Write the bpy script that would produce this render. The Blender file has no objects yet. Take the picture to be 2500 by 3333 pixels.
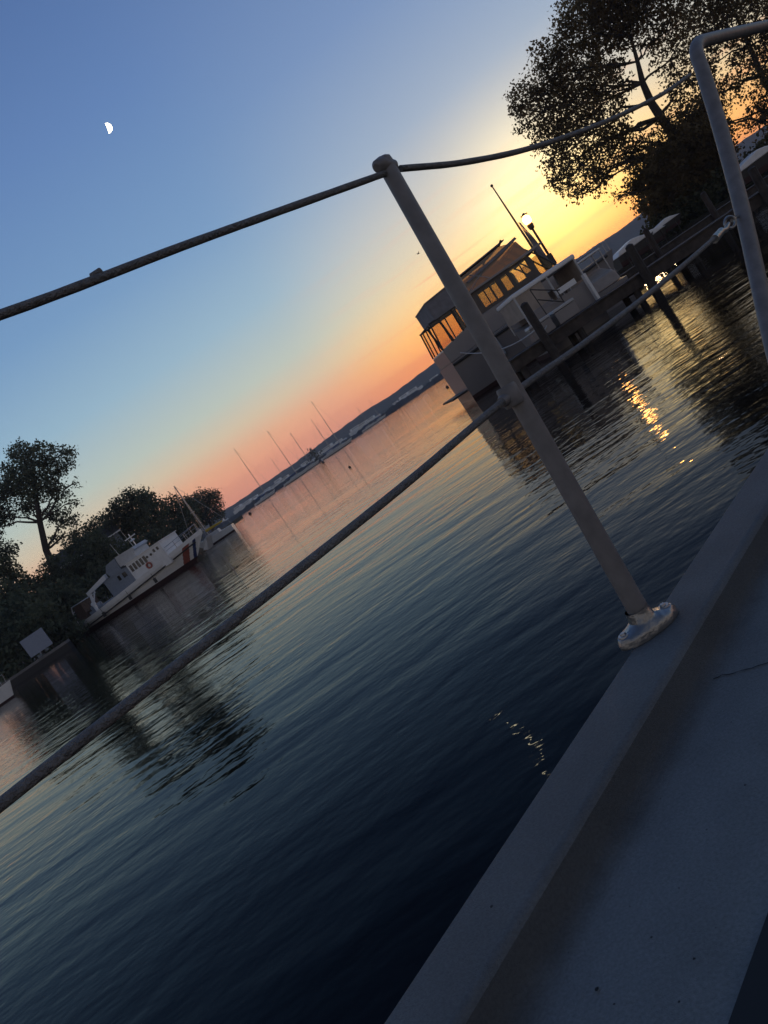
import bpy, math, random
import numpy as np
from mathutils import Vector, Matrix
random.seed(7); RNG = np.random.default_rng(7)
scene = bpy.context.scene
COL = scene.collection

# ------------------------------------------------------------------ camera
EYE = Vector((0, 0, 1.7)); FPX = 2503.0
PH = math.radians(34.1); TH = math.atan(264 / FPX)
c_, s_ = math.cos(PH), math.sin(PH)
FW = Vector((0, math.cos(TH), -math.sin(TH))); UP0 = Vector((0, math.sin(TH), math.cos(TH))); R0 = Vector((1, 0, 0))
RX = c_ * R0 - s_ * UP0; UX = s_ * R0 + c_ * UP0
cam = bpy.data.cameras.new("camera"); cam.sensor_fit = 'VERTICAL'; cam.sensor_height = 24
cam.lens = 24 * FPX / 3333; cam.clip_start = 0.05; cam.clip_end = 9000
camo = bpy.data.objects.new("camera", cam); COL.objects.link(camo); scene.camera = camo
M = Matrix((RX, UX, -FW)).transposed().to_4x4(); M.translation = EYE; camo.matrix_world = M

def ray(px, py): return FW * FPX + (px - 1250) * RX - (py - 1666.5) * UX
def dep(px, py, y): d = ray(px, py); return EYE + d * (y / d.y)
def onz(px, py, z): d = ray(px, py); return EYE + d * ((z - EYE.z) / d.z)

def srgb(r, g, b):
    f = lambda c: (c / 255 / 12.92) if c / 255 <= .04045 else ((c / 255 + .055) / 1.055) ** 2.4
    return (f(r), f(g), f(b), 1)

# ------------------------------------------------------------------ world
SUN_AZ = math.radians(22.0); SUN_EL = math.radians(1.2)      # azimuth measured from +Y towards +X
SKY_GAIN = 1.0; NISH = 0.05
w = bpy.data.worlds.new("World"); scene.world = w; w.use_nodes = True
nt = w.node_tree; N = nt.nodes; Lk = nt.links; N.clear()
def nd(t, **k):
    n = N.new(t)
    for a, b in k.items(): setattr(n, a, b)
    return n
def mth(op, a, b=None, clamp=False):
    n = nd('ShaderNodeMath', operation=op, use_clamp=clamp)
    for i, v in enumerate((a, b)):
        if v is None: continue
        if isinstance(v, (int, float)): n.inputs[i].default_value = v
        else: Lk.new(v, n.inputs[i])
    return n.outputs[0]
out = nd('ShaderNodeOutputWorld'); bg = nd('ShaderNodeBackground'); tc = nd('ShaderNodeTexCoord')
sep = nd('ShaderNodeSeparateXYZ'); nrm = nd('ShaderNodeVectorMath', operation='NORMALIZE')
Lk.new(tc.outputs['Generated'], nrm.inputs[0]); Lk.new(nrm.outputs[0], sep.inputs[0])
X, Y, Z = sep.outputs
def ramp(fac, stops):
    n = nd('ShaderNodeValToRGB'); cr = n.color_ramp; cr.interpolation = 'EASE'
    while len(cr.elements) < len(stops): cr.elements.new(0.5)
    for e, (p, c) in zip(cr.elements, stops): e.position = p; e.color = srgb(*c)
    cr.interpolation = 'LINEAR'
    Lk.new(fac, n.inputs[0]); return n.outputs[0]
zz = mth('ADD', Z, 0.0, True)
# elevation ramps (sin elevation): away from the sunset and under it
far = ramp(zz, [(0, (206, 132, 112)), (.035, (218, 146, 116)), (.06, (216, 160, 128)), (.09, (200, 182, 156)), (.125, (176, 186, 176)), (.2, (142, 172, 190)),
                (.3, (112, 147, 184)), (.45, (92, 124, 172)), (.6, (72, 100, 150)), (1, (46, 66, 106))])
near = ramp(zz, [(0, (255, 136, 54)), (.03, (255, 160, 66)), (.06, (252, 188, 94)), (.10, (236, 202, 142)), (.14, (208, 198, 170)),
                 (.19, (182, 186, 182)), (.26, (142, 164, 186)), (.38, (110, 138, 178)), (.55, (82, 110, 158)), (1, (46, 66, 106))])
east = ramp(zz, [(0, (152, 143, 138)), (.15, (148, 142, 142)), (.35, (108, 112, 126)), (.7, (58, 76, 106)), (1, (46, 66, 102))])
hl = mth('SQRT', mth('ADD', mth('MULTIPLY', X, X), mth('MULTIPLY', Y, Y)))
ca = mth('DIVIDE', mth('ADD', mth('MULTIPLY', X, math.sin(SUN_AZ)), mth('MULTIPLY', Y, math.cos(SUN_AZ))), mth('MAXIMUM', hl, .001))
def mr(v, a, b):
    n = nd('ShaderNodeMapRange', interpolation_type='SMOOTHSTEP', clamp=True)
    Lk.new(v, n.inputs[0]); n.inputs[1].default_value = a; n.inputs[2].default_value = b; return n.outputs[0]
fn = mr(ca, .93, .9998); fe = mr(ca, .55, -.35)
def mix(f, a, b, bt='MIX'):
    n = nd('ShaderNodeMix', data_type='RGBA', blend_type=bt)
    if isinstance(f, (int, float)): n.inputs[0].default_value = f
    else: Lk.new(f, n.inputs[0])
    for s, v in ((n.inputs[6], a), (n.inputs[7], b)):
        if isinstance(v, tuple): s.default_value = v
        else: Lk.new(v, s)
    return n.outputs[2]
sky = mix(fn, far, near); sky = mix(fe, sky, east)
# thin cloud bars low in the sunset
mp = nd('ShaderNodeMapping'); mp.inputs['Scale'].default_value = (3.2, 3.2, 62)
Lk.new(nrm.outputs[0], mp.inputs[0])
nz = nd('ShaderNodeTexNoise'); nz.inputs['Scale'].default_value = 1.3; nz.inputs['Detail'].default_value = 5; nz.inputs['Roughness'].default_value = .5
Lk.new(mp.outputs[0], nz.inputs['Vector'])
cm = mth('MULTIPLY', mr(nz.outputs[0], .50, .66), mth('MULTIPLY', mr(zz, .22, .03), mth('MULTIPLY', mr(ca, .93, .99), .6)))
sky = mix(cm, sky, srgb(228, 126, 84))
# afterglow round the point where the sun went down
gd = Vector((math.sin(SUN_AZ) * math.cos(.105), math.cos(SUN_AZ) * math.cos(.105), math.sin(.105)))
dt = nd('ShaderNodeVectorMath', operation='DOT_PRODUCT'); Lk.new(nrm.outputs[0], dt.inputs[0]); dt.inputs[1].default_value = gd
gl = mth('POWER', mth('MAXIMUM', dt.outputs['Value'], 0.0), 260.0)
gm = nd('ShaderNodeMix', data_type='RGBA', blend_type='ADD'); Lk.new(mth('MULTIPLY', gl, .7), gm.inputs[0]); Lk.new(sky, gm.inputs[6]); gm.inputs[7].default_value = (1, .78, .26, 1)
sky = gm.outputs[2]
# the low sky is seen through the haze built below: HZ * path length through it
HZ = .0003
pth = mth('MINIMUM', mth('DIVIDE', 75.0, mth('MAXIMUM', Z, .001)), 1900.0)
gn = nd('ShaderNodeVectorMath', operation='SCALE'); Lk.new(sky, gn.inputs[0]); Lk.new(mth('POWER', math.e, mth('MULTIPLY', pth, HZ * .8)), gn.inputs['Scale']); sky = gn.outputs[0]
st = nd('ShaderNodeTexSky', sky_type='NISHITA'); st.sun_disc = False; st.sun_elevation = SUN_EL; st.sun_rotation = SUN_AZ
st.dust_density = 2; st.ozone_density = 3
mn = nd('ShaderNodeMix', data_type='RGBA', blend_type='ADD'); mn.inputs[0].default_value = NISH
Lk.new(sky, mn.inputs[6]); Lk.new(st.outputs[0], mn.inputs[7])
Lk.new(mn.outputs[2], bg.inputs[0]); bg.inputs[1].default_value = SKY_GAIN; Lk.new(bg.outputs[0], out.inputs[0])

# the sun itself is down behind the hills: a last weak warm light
sun = bpy.data.lights.new("sun", 'SUN'); sun.energy = .35; sun.angle = math.radians(3); sun.color = (1, .62, .34)
so = bpy.data.objects.new("sun", sun); COL.objects.link(so)
sd = Vector((math.sin(SUN_AZ + .06) * math.cos(SUN_EL), math.cos(SUN_AZ + .06) * math.cos(SUN_EL), math.sin(SUN_EL)))
so.rotation_euler = (-sd).to_track_quat('-Z', 'Y').to_euler()
scene.view_settings.view_transform = 'Standard'; scene.view_settings.look = 'None'
scene.view_settings.gamma = 1; scene.view_settings.use_curve_mapping = False; scene.view_settings.exposure = 0
scene.cycles.max_bounces = 6; scene.cycles.volume_bounces = 0; scene.cycles.transparent_max_bounces = 12
scene.cycles.caustics_reflective = False; scene.cycles.caustics_refractive = False

# ------------------------------------------------------------------ materials
def mat(name, col, rough=.6, metal=0, var=.18, scale=6, bump=0, bscale=40, spec=.5, trans=0, var2=0, scale2=.7):
    m = bpy.data.materials.new(name); m.use_nodes = True; t = m.node_tree; b = t.nodes['Principled BSDF']
    b.inputs['Roughness'].default_value = rough; b.inputs['Metallic'].default_value = metal
    b.inputs['Specular IOR Level'].default_value = spec
    tcn = t.nodes.new('ShaderNodeTexCoord'); n = t.nodes.new('ShaderNodeTexNoise'); n.inputs['Scale'].default_value = scale; n.inputs['Detail'].default_value = 6
    t.links.new(tcn.outputs['Object'], n.inputs['Vector'])
    r = t.nodes.new('ShaderNodeValToRGB'); r.color_ramp.elements[0].position = .3; r.color_ramp.elements[1].position = .7
    r.color_ramp.elements[0].color = tuple(c * (1 - var) for c in col[:3]) + (1,)
    r.color_ramp.elements[1].color = tuple(min(1, c * (1 + var)) for c in col[:3]) + (1,)
    t.links.new(n.outputs[0], r.inputs[0]); co = r.outputs[0]
    if var2:
        n2 = t.nodes.new('ShaderNodeTexNoise'); n2.inputs['Scale'].default_value = scale2; n2.inputs['Detail'].default_value = 3
        t.links.new(tcn.outputs['Object'], n2.inputs['Vector'])
        r2 = t.nodes.new('ShaderNodeMapRange'); r2.inputs[1].default_value = .3; r2.inputs[2].default_value = .7; r2.inputs[3].default_value = 1 - var2; r2.inputs[4].default_value = 1 + var2
        t.links.new(n2.outputs[0], r2.inputs[0])
        mx = t.nodes.new('ShaderNodeVectorMath'); mx.operation = 'SCALE'; t.links.new(co, mx.inputs[0]); t.links.new(r2.outputs[0], mx.inputs['Scale']); co = mx.outputs[0]
    t.links.new(co, b.inputs['Base Color'])
    if bump:
        nb = t.nodes.new('ShaderNodeTexNoise'); nb.inputs['Scale'].default_value = bscale; nb.inputs['Detail'].default_value = 4
        t.links.new(tcn.outputs['Object'], nb.inputs['Vector'])
        bp = t.nodes.new('ShaderNodeBump'); bp.inputs['Strength'].default_value = bump; bp.inputs['Distance'].default_value = .01
        t.links.new(nb.outputs[0], bp.inputs['Height']); t.links.new(bp.outputs[0], b.inputs['Normal'])
    return m
def leafmat(name, col, tr=.35):
    m = bpy.data.materials.new(name); m.use_nodes = True; t = m.node_tree; t.nodes.clear()
    o = t.nodes.new('ShaderNodeOutputMaterial'); d = t.nodes.new('ShaderNodeBsdfDiffuse'); tl = t.nodes.new('ShaderNodeBsdfTranslucent'); mx = t.nodes.new('ShaderNodeMixShader')
    mx.inputs[0].default_value = tr
    tcn = t.nodes.new('ShaderNodeTexCoord'); n = t.nodes.new('ShaderNodeTexNoise'); n.inputs['Scale'].default_value = .9; n.inputs['Detail'].default_value = 3
    t.links.new(tcn.outputs['Object'], n.inputs['Vector'])
    r = t.nodes.new('ShaderNodeValToRGB'); r.color_ramp.elements[0].position = .35; r.color_ramp.elements[1].position = .65
    r.color_ramp.elements[0].color = tuple(c * .6 for c in col) + (1,); r.color_ramp.elements[1].color = tuple(c * 1.4 for c in col) + (1,)
    t.links.new(n.outputs[0], r.inputs[0])
    for s in (d, tl): t.links.new(r.outputs[0], s.inputs[0])
    t.links.new(d.outputs[0], mx.inputs[1]); t.links.new(tl.outputs[0], mx.inputs[2]); t.links.new(mx.outputs[0], o.inputs[0])
    return m
def emit(name, col, st):
    m = bpy.data.materials.new(name); m.use_nodes = True; t = m.node_tree; t.nodes.clear()
    o = t.nodes.new('ShaderNodeOutputMaterial'); e = t.nodes.new('ShaderNodeEmission'); e.inputs[0].default_value = (*col, 1); e.inputs[1].default_value = st
    t.links.new(e.outputs[0], o.inputs[0]); return m
def panemat(name, col, opac):
    m = bpy.data.materials.new(name); m.use_nodes = True; t = m.node_tree; t.nodes.clear()
    o = t.nodes.new('ShaderNodeOutputMaterial'); tr = t.nodes.new('ShaderNodeBsdfTransparent'); tr.inputs[0].default_value = (*col, 1)
    p = t.nodes.new('ShaderNodeBsdfPrincipled'); p.inputs['Base Color'].default_value = (*[c * .5 for c in col], 1); p.inputs['Roughness'].default_value = .12
    mx = t.nodes.new('ShaderNodeMixShader'); mx.inputs[0].default_value = opac
    t.links.new(tr.outputs[0], mx.inputs[1]); t.links.new(p.outputs[0], mx.inputs[2]); t.links.new(mx.outputs[0], o.inputs[0]); return m

MT = {}
MT['pipe'] = mat('galvanised_pipe', (.21, .195, .185), .55, .2, .15, 30, .15, 90)
MT['cast'] = mat('cast_foot', (.26, .26, .255), .3, .75, .15, 40, .3, 60)
MT['cord'] = mat('vinyl_cord', (.2, .19, .18), .65, 0, .22, 90, .9, 260)
MT['deck'] = mat('deck_paint', (.155, .165, .165), .8, 0, .16, 220, .6, 650, var2=.16, scale2=5)
MT['cove'] = mat('dark_waterway', (.03, .028, .025), .85, 0, .25, 60, .3, 200)
def edge_band(mt):  # darkens the base colour in a noisy-edged band along the toe rail foot
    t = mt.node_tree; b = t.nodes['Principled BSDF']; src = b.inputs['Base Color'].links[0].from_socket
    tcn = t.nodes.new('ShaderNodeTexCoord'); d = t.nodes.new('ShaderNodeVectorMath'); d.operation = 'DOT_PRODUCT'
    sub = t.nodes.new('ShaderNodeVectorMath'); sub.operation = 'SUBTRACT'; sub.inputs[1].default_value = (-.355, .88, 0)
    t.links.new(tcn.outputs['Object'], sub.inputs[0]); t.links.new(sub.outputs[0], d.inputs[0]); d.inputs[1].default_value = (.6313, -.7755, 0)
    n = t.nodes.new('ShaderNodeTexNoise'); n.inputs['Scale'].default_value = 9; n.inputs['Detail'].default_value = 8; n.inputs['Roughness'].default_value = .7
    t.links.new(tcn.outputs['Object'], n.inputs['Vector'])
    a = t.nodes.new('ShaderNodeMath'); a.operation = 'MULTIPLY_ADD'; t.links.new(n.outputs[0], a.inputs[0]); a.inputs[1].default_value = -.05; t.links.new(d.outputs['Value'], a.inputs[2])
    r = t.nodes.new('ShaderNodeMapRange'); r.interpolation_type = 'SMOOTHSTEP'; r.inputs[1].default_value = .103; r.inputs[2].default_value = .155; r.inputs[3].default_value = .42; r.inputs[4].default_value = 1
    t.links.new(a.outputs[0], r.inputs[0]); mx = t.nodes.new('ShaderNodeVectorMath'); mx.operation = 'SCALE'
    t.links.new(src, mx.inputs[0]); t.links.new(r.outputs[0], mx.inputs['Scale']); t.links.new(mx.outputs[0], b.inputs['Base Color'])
MT['deckin'] = mat('deck_paint_banded', (.215, .226, .222), .8, 0, .16, 220, .6, 650, var2=.16, scale2=5); edge_band(MT['deckin'])
MT['crack'] = mat('crack', (.02, .02, .02), .9)
MT['hullpaint'] = mat('topside_paint', (.3, .3, .3), .5)
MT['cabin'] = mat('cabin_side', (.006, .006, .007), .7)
MT['white'] = mat('white_paint', (.86, .84, .80), .4, var=.06, scale=2)
MT['offwhite'] = mat('weathered_white', (.55, .54, .52), .55, var=.1, scale=3)
MT['gel'] = mat('gelcoat', (.27, .245, .235), .3, var=.05, scale=1.5)
MT['grey'] = mat('grey_paint', (.24, .27, .31), .55, var=.1)
MT['bluegrey'] = mat('blue_grey_panel', (.3, .34, .42), .6, var=.06)
MT['canvas'] = mat('canvas', (.22, .21, .22), .85, var=.15, scale=4)
MT['tan'] = mat('tan_canvas', (.42, .34, .27), .85, var=.12, scale=3)
MT['black'] = mat('black_rubber', (.02, .02, .022), .6)
MT['trim'] = mat('brown_trim', (.11, .09, .075), .6)
MT['dark'] = mat('dark_trim', (.05, .045, .04), .6)
MT['wood'] = mat('dock_timber', (.07, .055, .045), .85, var=.35, scale=5, bump=.4)
MT['pile'] = mat('piling', (.055, .045, .038), .9, var=.35, scale=4, bump=.5)
MT['bark'] = mat('bark', (.06, .05, .042), .95, var=.3, scale=3, bump=.5)
MT['red'] = mat('red_paint', (.34, .10, .07), .45)
MT['navy'] = mat('navy_paint', (.03, .05, .16), .45)
MT['boot'] = mat('bottom_paint', (.05, .02, .018), .6)
MT['yellow'] = mat('yellow_cover', (.72, .46, .06), .8)
MT['blue'] = mat('blue_cover', (.05, .09, .22), .8)
MT['brown'] = mat('brown_net', (.12, .075, .05), .95, var=.3)
MT['rust'] = mat('orange_ring', (.42, .12, .08), .5)
MT['steel'] = mat('steel', (.4, .4, .4), .4, .6)
MT['lampmetal'] = mat('lamp_metal', (.06, .055, .05), .5, .4)
MT['leafA'] = leafmat('leaves_warm', (.17, .125, .06), .6)
MT['leafB'] = leafmat('leaves_green', (.12, .14, .09), .45)
MT['leafC'] = leafmat('leaves_olive', (.09, .09, .05), .4)
MT['land'] = mat('bank_soil', (.045, .042, .03), .95, var=.4, scale=.8, bump=.5, bscale=3)
MT['concrete'] = mat('seawall_concrete', (.2, .19, .18), .9, var=.2, scale=1.5)
MT['rock'] = mat('breakwater_rock', (.07, .065, .06), .95, var=.4, scale=.3)
MT['hill'] = mat('wooded_hill', (.035, .045, .03), 1, var=.3, scale=.02)
MT['roof'] = mat('house_roof', (.08, .075, .07), .9)
MT['glass'] = panemat('tinted_glass', (.9, .85, .68), .28)
MT['film'] = panemat('clear_vinyl', (.97, .88, .76), .14)
MT['tanfilm'] = panemat('translucent_canvas', (.8, .66, .52), .5)
MT['dglass'] = mat('dark_glass', (.015, .018, .02), .15, spec=.6, var=.05)
MT['lampglow'] = emit('lamp_glow', (1, .42, .10), 60)
MT['moon'] = emit('moonlight', (1, .88, .58), 18)

# ------------------------------------------------------------------ mesh builder
class MB:
    def __init__(s): s.v = []; s.f = []; s.m = []
    def add(s, vs, fs, mi=0):
        o = len(s.v); s.v += [tuple(v) for v in vs]; s.f += [tuple(i + o for i in f) for f in fs]; s.m += [mi] * len(fs); return s
    def box(s, x0, x1, y0, y1, z0, z1, mi=0):
        vs = [(x, y, z) for z in (z0, z1) for y in (y0, y1) for x in (x0, x1)]
        return s.add(vs, [(0, 2, 3, 1), (4, 5, 7, 6), (0, 1, 5, 4), (2, 6, 7, 3), (0, 4, 6, 2), (1, 3, 7, 5)], mi)
    def prism(s, pts, y0, y1, mi=0):   # polygon in xz, extruded along y
        n = len(pts); vs = [(p[0], y0, p[1]) for p in pts] + [(p[0], y1, p[1]) for p in pts]
        return s.add(vs, [tuple(range(n)), tuple(range(2 * n - 1, n - 1, -1))] + [(i, i + n, (i + 1) % n + n, (i + 1) % n) for i in range(n)], mi)
    def slab(s, pts, z0, z1, mi=0):    # polygon in xy, extruded along z
        n = len(pts); vs = [(p[0], p[1], z0) for p in pts] + [(p[0], p[1], z1) for p in pts]
        return s.add(vs, [tuple(range(n - 1, -1, -1)), tuple(range(n, 2 * n))] + [(i, (i + 1) % n, (i + 1) % n + n, i + n) for i in range(n)], mi)
    def tube(s, pts, rs, seg=8, mi=0, cap=True):
        pts = [Vector(p) for p in pts]
        if isinstance(rs, (int, float)): rs = [rs] * len(pts)
        rings = []; pu = None
        for i, p in enumerate(pts):
            d = (pts[min(i + 1, len(pts) - 1)] - pts[max(i - 1, 0)]).normalized()
            if pu is None: u = d.orthogonal().normalized()
            else: u = (pu - d * pu.dot(d)).normalized()
            pu = u; v = d.cross(u)
            rings.append([p + (u * math.cos(a) + v * math.sin(a)) * rs[i] for a in [2 * math.pi * k / seg for k in range(seg)]])
        vs = [q for r in rings for q in r]; fs = []
        for i in range(len(pts) - 1):
            for k in range(seg):
                a = i * seg + k; b = i * seg + (k + 1) % seg; fs.append((a, b, b + seg, a + seg))
        if cap: fs += [tuple(range(seg - 1, -1, -1)), tuple(range((len(pts) - 1) * seg, len(pts) * seg))]
        return s.add(vs, fs, mi)
    def ball(s, c, r, seg=12, ring=8, mi=0, sz=1):
        vs = []; fs = []
        for i in range(ring + 1):
            t = math.pi * i / ring
            for k in range(seg):
                a = 2 * math.pi * k / seg; vs.append((c[0] + r * math.sin(t) * math.cos(a), c[1] + r * math.sin(t) * math.sin(a), c[2] + sz * r * math.cos(t)))
        for i in range(ring):
            for k in range(seg):
                a = i * seg + k; b = i * seg + (k + 1) % seg; fs.append((a, a + seg, b + seg, b))
        return s.add(vs, fs, mi)
    def torus(s, c, R, r, ax='y', seg=20, sg=8, mi=0):
        pts = []
        for k in range(seg + 1):
            a = 2 * math.pi * k / seg
            p = (R * math.cos(a), 0, R * math.sin(a)) if ax == 'y' else (R * math.cos(a), R * math.sin(a), 0)
            pts.append(Vector(c) + Vector(p))
        return s.tube(pts, r, sg, mi, False)
    def build(s, name, mats, parent=None, smooth=False, bevel=0):
        me = bpy.data.meshes.new(name); me.from_pydata(s.v, [], s.f)
        for m in (mats if isinstance(mats, (list, tuple)) else [mats]): me.materials.append(m)
        me.polygons.foreach_set('material_index', s.m)
        if smooth: me.polygons.foreach_set('use_smooth', [True] * len(s.f))
        me.update(); o = bpy.data.objects.new(name, me); COL.objects.link(o)
        if smooth:
            md = o.modifiers.new('edges', 'EDGE_SPLIT'); md.split_angle = math.radians(40)
        if bevel:
            md = o.modifiers.new('bevel', 'BEVEL'); md.width = bevel; md.segments = 3; md.limit_method = 'ANGLE'
        if parent: o.parent = parent
        return o
def tag(o, label=None, cat=None, group=None, kind=None):
    for k, v in (('label', label), ('category', cat), ('group', group), ('kind', kind)):
        if v: o[k] = v
    return o
def empty(name, loc, rz=0, label=None, cat=None, group=None, scale=1):
    o = bpy.data.objects.new(name, None); COL.objects.link(o); o.location = loc; o.rotation_euler = (0, 0, rz); o.scale = (scale,) * 3
    o.empty_display_size = .3
    return tag(o, label, cat, group)
def copy_tree(o, parent=None):
    c = o.copy(); COL.objects.link(c); c.parent = parent
    for ch in list(o.children): copy_tree(ch, c)
    return c

# ------------------------------------------------------------------ water
m = bpy.data.materials.new('harbour_water'); m.use_nodes = True; t = m.node_tree; b = t.nodes['Principled BSDF']
b.inputs['Base Color'].default_value = (.001, .002, .003, 1); b.inputs['Roughness'].default_value = .03; b.inputs['IOR'].default_value = 1.12
tcn = t.nodes.new('ShaderNodeTexCoord')
def wn(sc, rot, detail, nsc, rough=.5):
    mp = t.nodes.new('ShaderNodeMapping'); mp.inputs['Scale'].default_value = sc; mp.inputs['Rotation'].default_value = (0, 0, math.radians(rot))
    n = t.nodes.new('ShaderNodeTexNoise'); n.inputs['Scale'].default_value = nsc; n.inputs['Detail'].default_value = detail; n.inputs['Roughness'].default_value = rough
    t.links.new(tcn.outputs['Object'], mp.inputs[0]); t.links.new(mp.outputs[0], n.inputs['Vector']); return n.outputs[0]
def bump(h, dist, prev=None, st=1):
    bp = t.nodes.new('ShaderNodeBump'); bp.inputs['Strength'].default_value = st; bp.inputs['Distance'].default_value = dist
    t.links.new(h, bp.inputs['Height'])
    if prev: t.links.new(prev, bp.inputs['Normal'])
    return bp.outputs[0]
# calm lanes and ruffled patches
pat = t.nodes.new('ShaderNodeMapRange'); t.links.new(wn((.5, 1.0, 1), 8, 2, .16), pat.inputs[0]); pat.inputs[1].default_value = .35; pat.inputs[2].default_value = .65; pat.inputs[3].default_value = .35; pat.inputs[4].default_value = 1.15
def tim(a, bb):
    n = t.nodes.new('ShaderNodeMath'); n.operation = 'MULTIPLY'; t.links.new(a, n.inputs[0]); t.links.new(bb, n.inputs[1]); return n.outputs[0]
h1 = wn((.38, 1.3, 1), 6, 2, 1.0)
h2 = wn((.7, 1.3, 1), -14, 2, 4.2)
h3 = wn((.8, 1.1, 1), 20, 1, 13)
n1 = bump(h1, .023); n2 = bump(tim(h2, pat.outputs[0]), .0085, n1); n3 = bump(tim(h3, pat.outputs[0]), .002, n2)
t.links.new(n3, b.inputs['Normal']); WATER = m
mb = MB(); mb.add([(-2150, -60, 0), (2150, -60, 0), (2150, 2150, 0), (-2150, 2150, 0)], [(0, 1, 2, 3)])
tag(mb.build('water', WATER), kind='structure')

# ------------------------------------------------------------------ far land
def ridge(name, pts, y, back, mt, rough=1.5, step=6, zmin=-1):
    ps = [dep(px, py, y) for px, py in pts]; xs = [p.x for p in ps]; zs = [p.z for p in ps]
    X = np.arange(xs[0], xs[-1], step); Zr = np.interp(X, xs, zs)
    n = sum(np.interp(X, np.arange(xs[0], xs[-1] + 1e-3 + L, L), RNG.normal(0, 1, len(np.arange(xs[0], xs[-1] + 1e-3 + L, L)))) * a for L, a in ((90, .5), (30, .35), (step * 1.01, .3)))
    Zr = Zr + n * rough
    rows = [(y - back * .35, 0, -1.), (y - back * .3, 0, .28), (y - back * .12, 0, .72), (y, 0, 1), (y + back * .3, 0, .8), (y + back, 0, -.05)]
    vs = []; fs = []
    for ry, _, k in rows:
        for i, xx in enumerate(X): vs.append((xx, ry, Zr[i] * k if k > 0 else k))
    nX = len(X)
    for r in range(len(rows) - 1):
        for i in range(nX - 1): a = r * nX + i; fs.append((a, a + 1, a + 1 + nX, a + nX))
    mb = MB(); mb.add(vs, fs); return tag(mb.build(name, mt), kind='structure')
ridge('hills', [(-700, 2560), (-200, 2245), (300, 1915), (722, 1666), (805, 1612), (881, 1557), (957, 1507), (1084, 1413), (1174, 1348), (1250, 1301), (1340, 1234), (1400, 1189),
               (1600, 1035), (1780, 905), (1905, 820), (1969, 778), (2024, 740), (2078, 698), (2200, 610), (2360, 496), (2500, 400), (2900, 110), (3400, -260)], 1500, 420, MT['hill'], 1.6, 6)
def band(name, x0, x1, y, zt, wd, mt, n=200, bumpy=.5):
    xs = np.linspace(x0, x1, n); vs = []; fs = []
    tops = zt + RNG.normal(0, bumpy, n) * .6 + np.interp(xs, np.linspace(x0, x1, n // 6), RNG.normal(0, bumpy, n // 6))
    for i, x in enumerate(xs): vs += [(x, y - wd, -.5), (x, y - wd * .35, tops[i] * .8), (x, y, tops[i]), (x, y + wd, -.5)]
    for i in range(n - 1):
        for k in range(3): a = i * 4 + k; fs.append((a, a + 4, a + 5, a + 1))
    mb = MB(); mb.add(vs, fs); return mb.build(name, mt)
pl_, pr_ = dep(700, 1716, 400).x, dep(1449, 1212, 400).x
tag(band('breakwater', pl_ - 60, pr_ + 260, 400, 2.3, 9, MT['rock'], 420, .35), 'long low dark stone breakwater crossing the bay in front of the hills', 'breakwater')

# ------------------------------------------------------------------ boats: generic hull
def hull(L, B, fs, fb, rake=1.2, full=.55, stern=.85, stripe=None, mats=None, rub=None, flare=.75, boot=.18):
    """x from stern (0) to bow; local z=0 is the waterline"""
    mb = MB(); nx, nz = (280, 26) if stripe else (44, 12)
    nb = 3
    def hb(t):
        k = max(0, (t - .4) / .6); s = stern + (1 - stern) * min(1, t / .35) ** .8
        return B / 2 * s * (1 - k ** (1.2 + 1.6 * full))
    vs = []; fs_ = []; ms = []
    for side in (-1, 1):
        o = len(vs)
        for i in range(nx + 1):
            tt = i / nx; sh = fs + (fb - fs) * tt ** 1.8
            for j in range(nz + 1):
                z = -.35 + (boot + .35) * j / nb if j <= nb else boot + (sh - boot) * (j - nb) / (nz - nb); s = (z + .35) / (sh + .35); zz = max(0, z) / sh
                x = tt * (L - rake) + rake * tt ** 3 * max(0, min(1, zz))
                y = hb(tt) * (flare + (1 - flare) * min(1, max(0, s)) ** .8) if tt < 1 else 0.012
                y = max(y, .012); vs.append((x, side * y, z))
        for i in range(nx):
            for j in range(nz):
                a = o + i * (nz + 1) + j; f = (a, a + nz + 1, a + nz + 2, a + 1)
                cx = sum(vs[q][0] for q in f) / 4; cz = sum(vs[q][2] for q in f) / 4
                mi = 1 if cz < boot else 0
                if mi == 0 and stripe:
                    for x0, x1, idx in stripe:
                        if x0 < cx - cz * .75 < x1: mi = idx
                fs_.append(f if side < 0 else f[::-1]); ms.append(mi)
    n1 = (nx + 1) * (nz + 1)
    for i in range(nx):     # deck
        a = i * (nz + 1) + nz; fs_.append((a, a + nz + 1, n1 + a + nz + 1, n1 + a)); ms.append(0)
    for j in range(nz): fs_.append((j, j + 1, n1 + j + 1, n1 + j)); ms.append(0)
    mb.v = vs; mb.f = fs_; mb.m = ms
    return mb, hb, (lambda tt: fs + (fb - fs) * tt ** 1.8)
def rail_line(hb, sh, L, rake, z0, z1, th, side, t0=0, t1=1, n=24, out=.03):
    mb = MB(); rng = [t0 + (t1 - t0) * i / n for i in range(n + 1)]
    pts = [(tt * (L - rake) + rake * tt ** 3 * min(1, (sh(tt) + z0) / sh(tt)), side * (hb(tt) + out), sh(tt) + z0) for tt in rng]
    mb.tube(pts, th, 6); return mb
def wall(mb, x0, x1, z0, z1, y, th, ops, mi=0, axis='x'):
    """wall in the xz plane with rectangular openings"""
    def bx(a, b_, c, d):
        if b_ - a < 1e-4 or d - c < 1e-4: return
        if axis == 'x': mb.box(a, b_, y - th / 2, y + th / 2, c, d, mi)
        else: mb.box(y - th / 2, y + th / 2, a, b_, c, d, mi)
    cur = x0
    for (a, b_, c, d) in sorted(ops):
        bx(cur, a, z0, z1); bx(a, b_, z0, c); bx(a, b_, d, z1); cur = b_
    bx(cur, x1, z0, z1); return mb
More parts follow.
